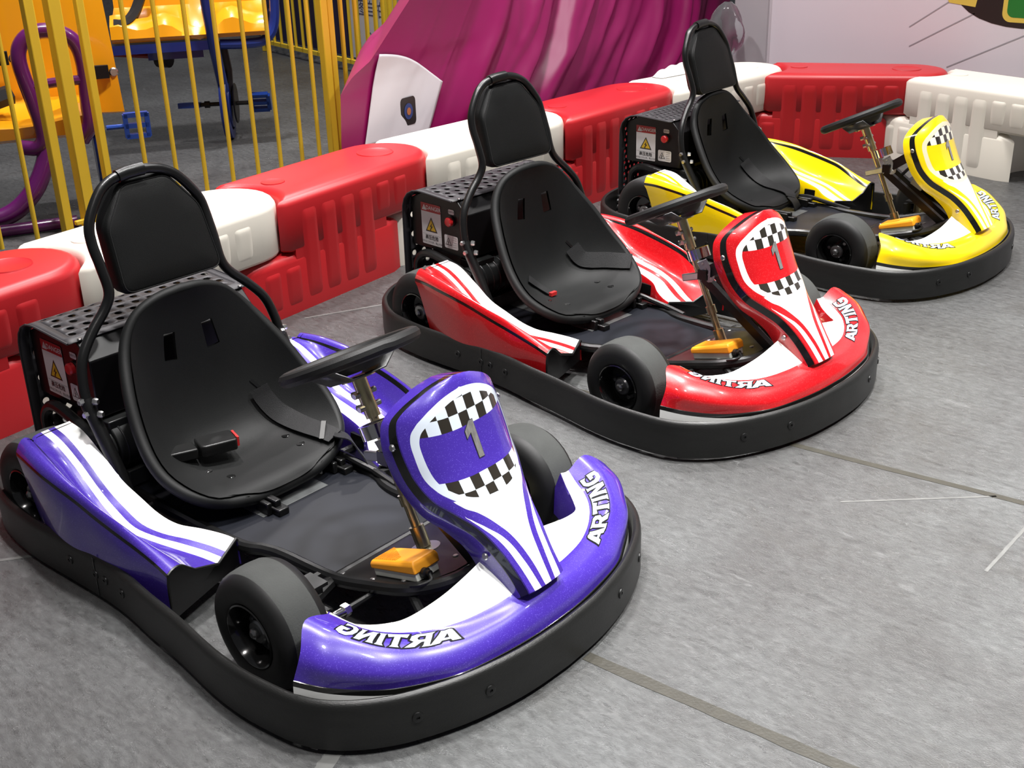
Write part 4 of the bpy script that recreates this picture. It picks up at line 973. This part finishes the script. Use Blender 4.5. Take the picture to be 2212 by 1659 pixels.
    l3 = empty('button_label'); l3.parent = K
    lp('sticker', rr_(-.348, .425, -.318, .441, .006), MT['lwhite'], 0, l3); lt_('急停开关', -.333, .433, .008, MT['lblk'], .0005, l3)
    mb = MB(); bx = (-.334, LY, .402); mb.lathe([(.018, 0), (.018, .004), (.013, .005)], bx, (0, -1, 0), 18); bz = mb.build('button_bezel', MT['blackp'], K)
    mb = MB(); mb.lathe([(.013, .004), (.015, .006), (.0155, .016), (.012, .020), (.0005, .021)], bx, (0, -1, 0), 18); mb.build('red_button', MT['redb'], bz)
    mb = MB(); mb.cyl((-.264, -.232, .205), (-.264, .0, .205), .060, 28); mb.cyl((-.264, -.252, .205), (-.264, -.232, .205), .050, 28); mb.box((-.275, -.19, .258), (.075, .09, .04)); mb.box((-.265, -.12, .125), (.11, .2, .045))
    for k in range(6): mb.lathe([(.063, 0), (.063, .006)], (-.264, -.215 + .03 * k, .205), (0, 1, 0), 28, cap=True)
    mo = mb.build('motor', MT['motor'], K); bevel(mo, .003)
    mb = MB(); mb.box((-.43, .10, .21), (.19, .24, .15)); mb.box((-.43, -.10, .19), (.19, .13, .12)); mb.build('battery_pack', MT['box'], K)
    for s in (-1, 1):
        mb = MB(); mb.tube(spl([V((-.497, s * .262, .10)), V((-.497, s * .262, .19)), V((-.493, s * .262, .236)), V((-.468, s * .260, .266)), V((-.425, s * .260, .275)), V((-.34, s * .266, .266)), V((-.20, s * .282, .245))], 5), .0145, 10); mb.build('guard_loop', MT['powder'], K)
    # ---- steering
    ad = V((-.4299, 0, .9029)); base = V((.592, 0, zs(.592)))
    colm = empty('steering_column'); colm.parent = K
    mb = MB(); mb.cyl(base, base + ad * .40, .0105, 14); mb.cyl(base + ad * .002, base + ad * .05, .0165, 14); mb.cyl(base + ad * .10, base + ad * .125, .015, 14); mb.cyl(base + ad * .305, base + ad * .40, .0165, 14); mb.build('shaft', MT['gold'], colm)
    for k in (.33, .36): 
        mb = MB(); c = base + ad * k; mb.cyl(c + V((0, -.03, 0)), c + V((0, .03, 0)), .0065, 8); mb.cyl(c + V((-.026, -.012, -.01)), c + V((-.004, 0, 0)), .0075, 8); mb.build('clamp_bolt', MT['steel'], colm)
    top = base + ad * .393; ux = V((.9029, 0, .4299)); uy = V((0, 1, 0))
    SW = empty('steering_wheel'); SW.parent = K
    mb = MB(); mb.lathe([(.0005, 0), (.038, 0), (.038, .005), (.0005, .005)], top, ad, 20); mb.build('flange', MT['gold'], SW)
    wc = base + ad * .443
    mb = MB()                                            # bent grey plate between flange and rim
    pr_ = [(-.085, .034), (-.045, .006), (.045, .006), (.085, .034)]
    rows = [[top + uy * a + ad * b + ux * c for c in (-.045, .045)] for a, b in pr_]; mb.grid(rows)
    o = mb.build('hub_bracket', MT['bracket'], SW); o.modifiers.new('t', 'SOLIDIFY').thickness = .003
    mb = MB(); rows = []
    for k in range(5): rows.append([wc + (ux * math.cos(t) + uy * math.sin(t)) * (.055 + .018 * k / 4) * (1.1 if k else 1) - ad * (.034 - .0085 * k) for t in [2 * PI * q / 20 for q in range(20)]])
    b0 = mb.grid(rows, cv=True); mb.f.append(tuple(b0 + q for q in range(20))); mb.m.append(0); mb.f.append(tuple(b0 + 80 + q for q in range(20))); mb.m.append(0); mb.build('hub_pad', MT['foam'], SW)
    for t in (0.0, PI, PI / 2 * 3):
        d = ux * math.sin(t) * -1 + uy * math.cos(t); mb = MB(); mb.box(wc + d * .095 - ad * .006, (.09, .035, .008), Matrix((d, ad.cross(d), ad)).transposed()); mb.build('spoke', MT['blackp'], SW)
    mb = MB(); ringp = [wc + (ux * math.cos(t) * (.142 if math.cos(t) > 0 else .146) + uy * math.sin(t) * .146) for t in [2 * PI * q / 40 for q in range(40)]]
    mb.tube(ringp, .0155, 10, closed=True); mb.build('rim_grip', MT['foam'], SW)
    # collar, key plate and support struts
    br = empty('column_bracket'); br.parent = K
    cc = V((.535, -.062, .428))
    mb = MB(); mb.lathe([(.024, 0), (.033, 0), (.033, .030), (.024, .030), (.024, 0)], cc - ad * .015, ad, 30); mb.build('collar', MT['chrome'], br)
    pn = V((.45, -.89, 0)); pd_ = V((.40, .20, -.89)).normalized(); ps = pd_.cross(pn).normalized(); pn = ps.cross(pd_)
    T5 = lambda u, v, h: cc + pd_ * u + ps * v + pn * h
    mb = MB(); mb.ext([(.022, -.015), (.080, -.015), (.090, -.010), (.093, 0), (.090, .010), (.080, .015), (.022, .015)], T5, .002, .006); kp = mb.build('key_plate', MT['plate'], br); bevel(kp, .001)
    for u_, v_ in ((.032, 0), (.050, 0), (.066, .003), (.081, -.003)):
        mb = MB(); disc(mb, T5(u_, v_, .006), pn, .0042, .002, 10); mb.build('rivet', MT['steel'], kp)
    mb = MB(); p_, q_ = T5(.070, 0, .0), V((.452, -.022, .325)); d_ = (q_ - p_).normalized(); sd = d_.cross(V((0, 0, 1))).normalized(); mb.box((p_ + q_) / 2, ((q_ - p_).length, .012, .022), Matrix((d_, sd, sd.cross(d_))).transposed()); o = mb.build('stop_arm', MT['plate'], br); bevel(o, .003)
    mb = MB(); st0, st1 = V((.775, 0, .185)), V((.535, 0, .345)); q_ = (st1 - st0); rot = Matrix.Rotation(-math.atan2(q_.z, q_.x), 3, 'Y')
    for s in (-.028, .028): mb.box((st0 + st1) / 2 + V((0, s, 0)), (q_.length, .018, .026), rot)
    mb.build('support_strut', MT['powder'], br)
    mb = MB(); mb.box((.617, -.045, .412), (.14, .012, .034), Matrix.Rotation(-.62, 3, 'Y')); mb.box((.55, -.03, .365), (.03, .07, .03)); mb.build('fairing_strut', MT['powder'], br)
    mb = MB(); mb.box((.655, .03, .315), (.05, .045, .05), Matrix.Rotation(.5, 3, 'Y')); mb.build('cable_connector', MT['greyp'], br)
    mb = MB(); mb.tube(spl([V((.66, .03, .30)), V((.70, .05, .25)), V((.73, .06, .21)), V((.74, .09, .17))], 4), .016, 8); mb.tube(spl([V((.64, .02, .33)), V((.61, .03, .36)), V((.58, .02, .33))], 4), .006, 6); mb.build('cable_bundle', MT['blackp'], br)
    # ---- orange foot pedal on the footplate
    PD = empty('foot_pedal'); PD.parent = K
    sl = math.atan(.272); fx = V((math.cos(sl), 0, math.sin(sl))); fz = V((-math.sin(sl), 0, math.cos(sl))); o0 = V((.588, -.112, zs(.588)))
    TP = lambda u, v, h: o0 + fx * u + V((0, v, 0)) + fz * h
    mb = MB(); mb.ext([(.004, -.032), (.136, -.032), (.136, .032), (.004, .032)], TP, .0003, .021); o = mb.build('base', MT['greyp'], PD); bevel(o, .002)
    mb = MB(); a_ = [(0, -.036), (.139, -.036), (.139, .036), (0, .036)]
    rows = [[TP(u, v, .018) for u, v in a_], [TP(u, v, .030 + u * .06) for u, v in a_], [TP(.004 + u * .94, v * .86, .036 + u * .07) for u, v in a_]]
    b0 = mb.grid(rows, cv=True); mb.f.append(tuple(b0 + 8 + k for k in range(4))); mb.m.append(0); mb.f.append(tuple(b0 + k for k in range(4))[::-1]); mb.m.append(0); o = mb.build('treadle', MT['orange'], PD); bevel(o, .003); tr_ = o
    for k in range(11):
        u = .010 + .0065 * k; mb = MB(); mb.ext([(u, -.028), (u + .003, -.028), (u + .003, .028 - .004 * k), (u, .028 - .004 * k)], lambda a, b, h: TP(a, b, .0365 + (a - .004) / .94 * .07 + h), 0, .0012); mb.build('tread_rib', MT['orange'], tr_)
    mb = MB(); mb.lathe([(.011, 0), (.011, .012), (.007, .014), (.007, .022)], TP(.136, -.012, .014), fx, 14, cap=True); mb.build('cable_gland', MT['blackp'], PD)
    mb = MB(); mb.tube(spl([TP(.155, -.012, .014), TP(.165, -.02, .004), TP(.16, -.045, .004), TP(.14, -.055, .004)], 4), .004, 6); mb.build('cable', MT['blackp'], PD)
    return K, S
MT['scuff'] = mat('scuffed_floor_plate', (.10, .105, .105), .4, metal=.4, vary=.6, vscale=25)
MT['hubm'] = mat('hub_dark_steel', (.30, .30, .30), .3, metal=.9)
MT['fp'] = mat('fine_print_grey', (.4, .38, .38), .5)
FAIR = {c: fairing_material(c, PAINT[c]) for c in PAINT}
KP, SP = build_kart('purple', (0, 0), 0, 'purple and white go-kart nearest the camera with number 1 panel')
KR, SR = build_kart('red', (-.10115, 1.41546), -.067956, 'red and white go-kart in the middle of the row', .010, nose_dz=.008)
KY, SY = build_kart('yellow', (-.22247, 2.83462), -.001722, 'yellow and white go-kart furthest from the camera', -.041, pitch=.031, hr=.0068)

# ---- seat belts, lying differently in each seat
def ribbon(name, pts, wd, par, m=None, wdir=None, th=.003, k=5):
    Pn = spl([V(p) for p in pts], k); Wd = spl([V(q) for q in wdir], k); mb = MB(); rows = []
    for i, p in enumerate(Pn):
        t = (Pn[min(i + 1, len(Pn) - 1)] - Pn[max(i - 1, 0)]).normalized(); w_ = Wd[i].normalized(); w_ = (w_ - t * w_.dot(t)).normalized(); nn = t.cross(w_)
        h = wd / 2; rows.append([p - w_ * h + nn * th / 2, p + w_ * h + nn * th / 2, p + w_ * h - nn * th / 2, p - w_ * h - nn * th / 2])
    b0 = mb.grid(rows, cv=True)
    for i0 in (0, (len(rows) - 1) * 4): mb.f.append((b0 + i0, b0 + i0 + 1, b0 + i0 + 2, b0 + i0 + 3)); mb.m.append(0)
    return mb.build(name, m or MT['belt'], par, sharp=40)
def on_seat(u, v, lift=.008):
    d = .03; a = seat_pt(min(1, u + d), v) - seat_pt(max(-1, u - d), v); b = seat_pt(u, min(12, v + d)) - seat_pt(u, max(0, v - d)); n = a.cross(b).normalized()
    c = seat_pt(0, 6) + V((.1, 0, .2))
    p = seat_pt(u, v)
    if n.dot(c - p) < 0: n = -n
    return p + n * lift, n
def belt_on(S, uvs, wd, name='belt_strap', lift=.010):
    pts = []; wds = []
    for i, (u, v) in enumerate(uvs):
        p, n = on_seat(u, v, lift); pts.append(p); wds.append(n)
    W = []
    for i in range(len(pts)):
        t = pts[min(i + 1, len(pts) - 1)] - pts[max(i - 1, 0)]; W.append(wds[i].cross(t).normalized())
    return ribbon(name, pts, wd, S, wdir=W)
def slot_in_seat(S, u, v):
    p, n = on_seat(u, v, .006); mb = MB(); t = V((.55, .35, -.6)).normalized(); t = (t - n * t.dot(n)).normalized(); s_ = n.cross(t)
    mb.box(p, (.045, .008, .002), Matrix((t, s_, n)).transposed()); mb.build('belt_slot', MT['rim'], S)
slot_in_seat(SP, .62, 6.8); slot_in_seat(SR, .56, 6.9); slot_in_seat(SY, .58, 6.7)
belt_on(SP, [(.62, 6.7), (.62, 6.2), (.63, 5.4), (.66, 4.5), (.71, 3.4), (.80, 2.3), (.93, 1.4)], .050, 'belt_pad', .016)
ribbon('belt_strap', [seat_pt(.93, 1.4) + V((0, 0, .02)), (.122, .205, .175), (.150, .215, .140), (.18, .222, .116), (.23, .225, .108)], .046, SP, wdir=[(1, -.5, 0)] * 5)
p, n = on_seat(.80, 2.2, .022); mb = MB(); mb.box(p, (.012, .055, .006), Matrix.Rotation(.7, 3, 'Z') @ Matrix.Rotation(.5, 3, 'X')); mb.build('belt_slider', mat('belt_slider_grey', (.03, .03, .028), .5), SP)
def buckle(S, c, d, red=True):
    c = V(c); d = V(d).normalized(); up = V((0, 0, 1)); up = (up - d * up.dot(d)).normalized(); s_ = up.cross(d); T = lambda u, v, h: c + (d * u + s_ * v + up * h) * 1.25
    E_ = empty('seat_belt_buckle'); E_.parent = S
    mb = MB(); mb.ext([(-.038, -.022), (-.030, -.027), (.034, -.026), (.036, -.020), (.036, .020), (.034, .026), (-.030, .027), (-.038, .022)], T, -.012, .012); o = mb.build('body', MT['blackp'], E_); bevel(o, .004)
    mb = MB(); mb.ext([(.0365, -.018), (.041, -.018), (.041, .018), (.0365, .018)], T, -.008, .0115); mb.build('release_button', mat('buckle_red', srgb(206, 44, 44), .4) if 'bkr' not in MT else MT['bkr'], E_)
    mb = MB(); mb.ext([(-.10, -.018), (-.042, -.020), (-.042, .020), (-.10, .018)], T, -.014, .008); o = mb.build('sleeve', MT['blackp'], E_); bevel(o, .004)
MT['bkr'] = mat('buckle_red', srgb(206, 44, 44), .4)
buckle(SP, (-.075, -.05, .200), (.30, .95, -.02))
belt_on(SR, [(.56, 6.8), (.60, 6.0), (.68, 5.5), (.80, 4.9), (.95, 3.9), (1.0, 3.6)], .055, 'belt_strap', .014)
belt_on(SR, [(-.42, 6.1), (-.27, 5.4), (-.22, 4.3)], .03, 'buckle_strap', .012)
p, n = on_seat(-.22, 4.1, .014); mb = MB(); mb.box(p, (.012, .026, .012)); mb.build('release_button', MT['bkr'], SR)
belt_on(SY, [(.58, 6.6), (.60, 5.8), (.58, 4.6), (.53, 3.4), (.50, 2.4), (.44, 1.0), (.50, .3)], .05, 'belt_strap', .012)
ribbon('belt_strap', [seat_pt(.50, .3) + V((0, 0, .014)), (.145, .075, .135), (.155, .085, .105), (.15, .09, .099)], .048, SY, wdir=[(0, 1, 0)] * 4)
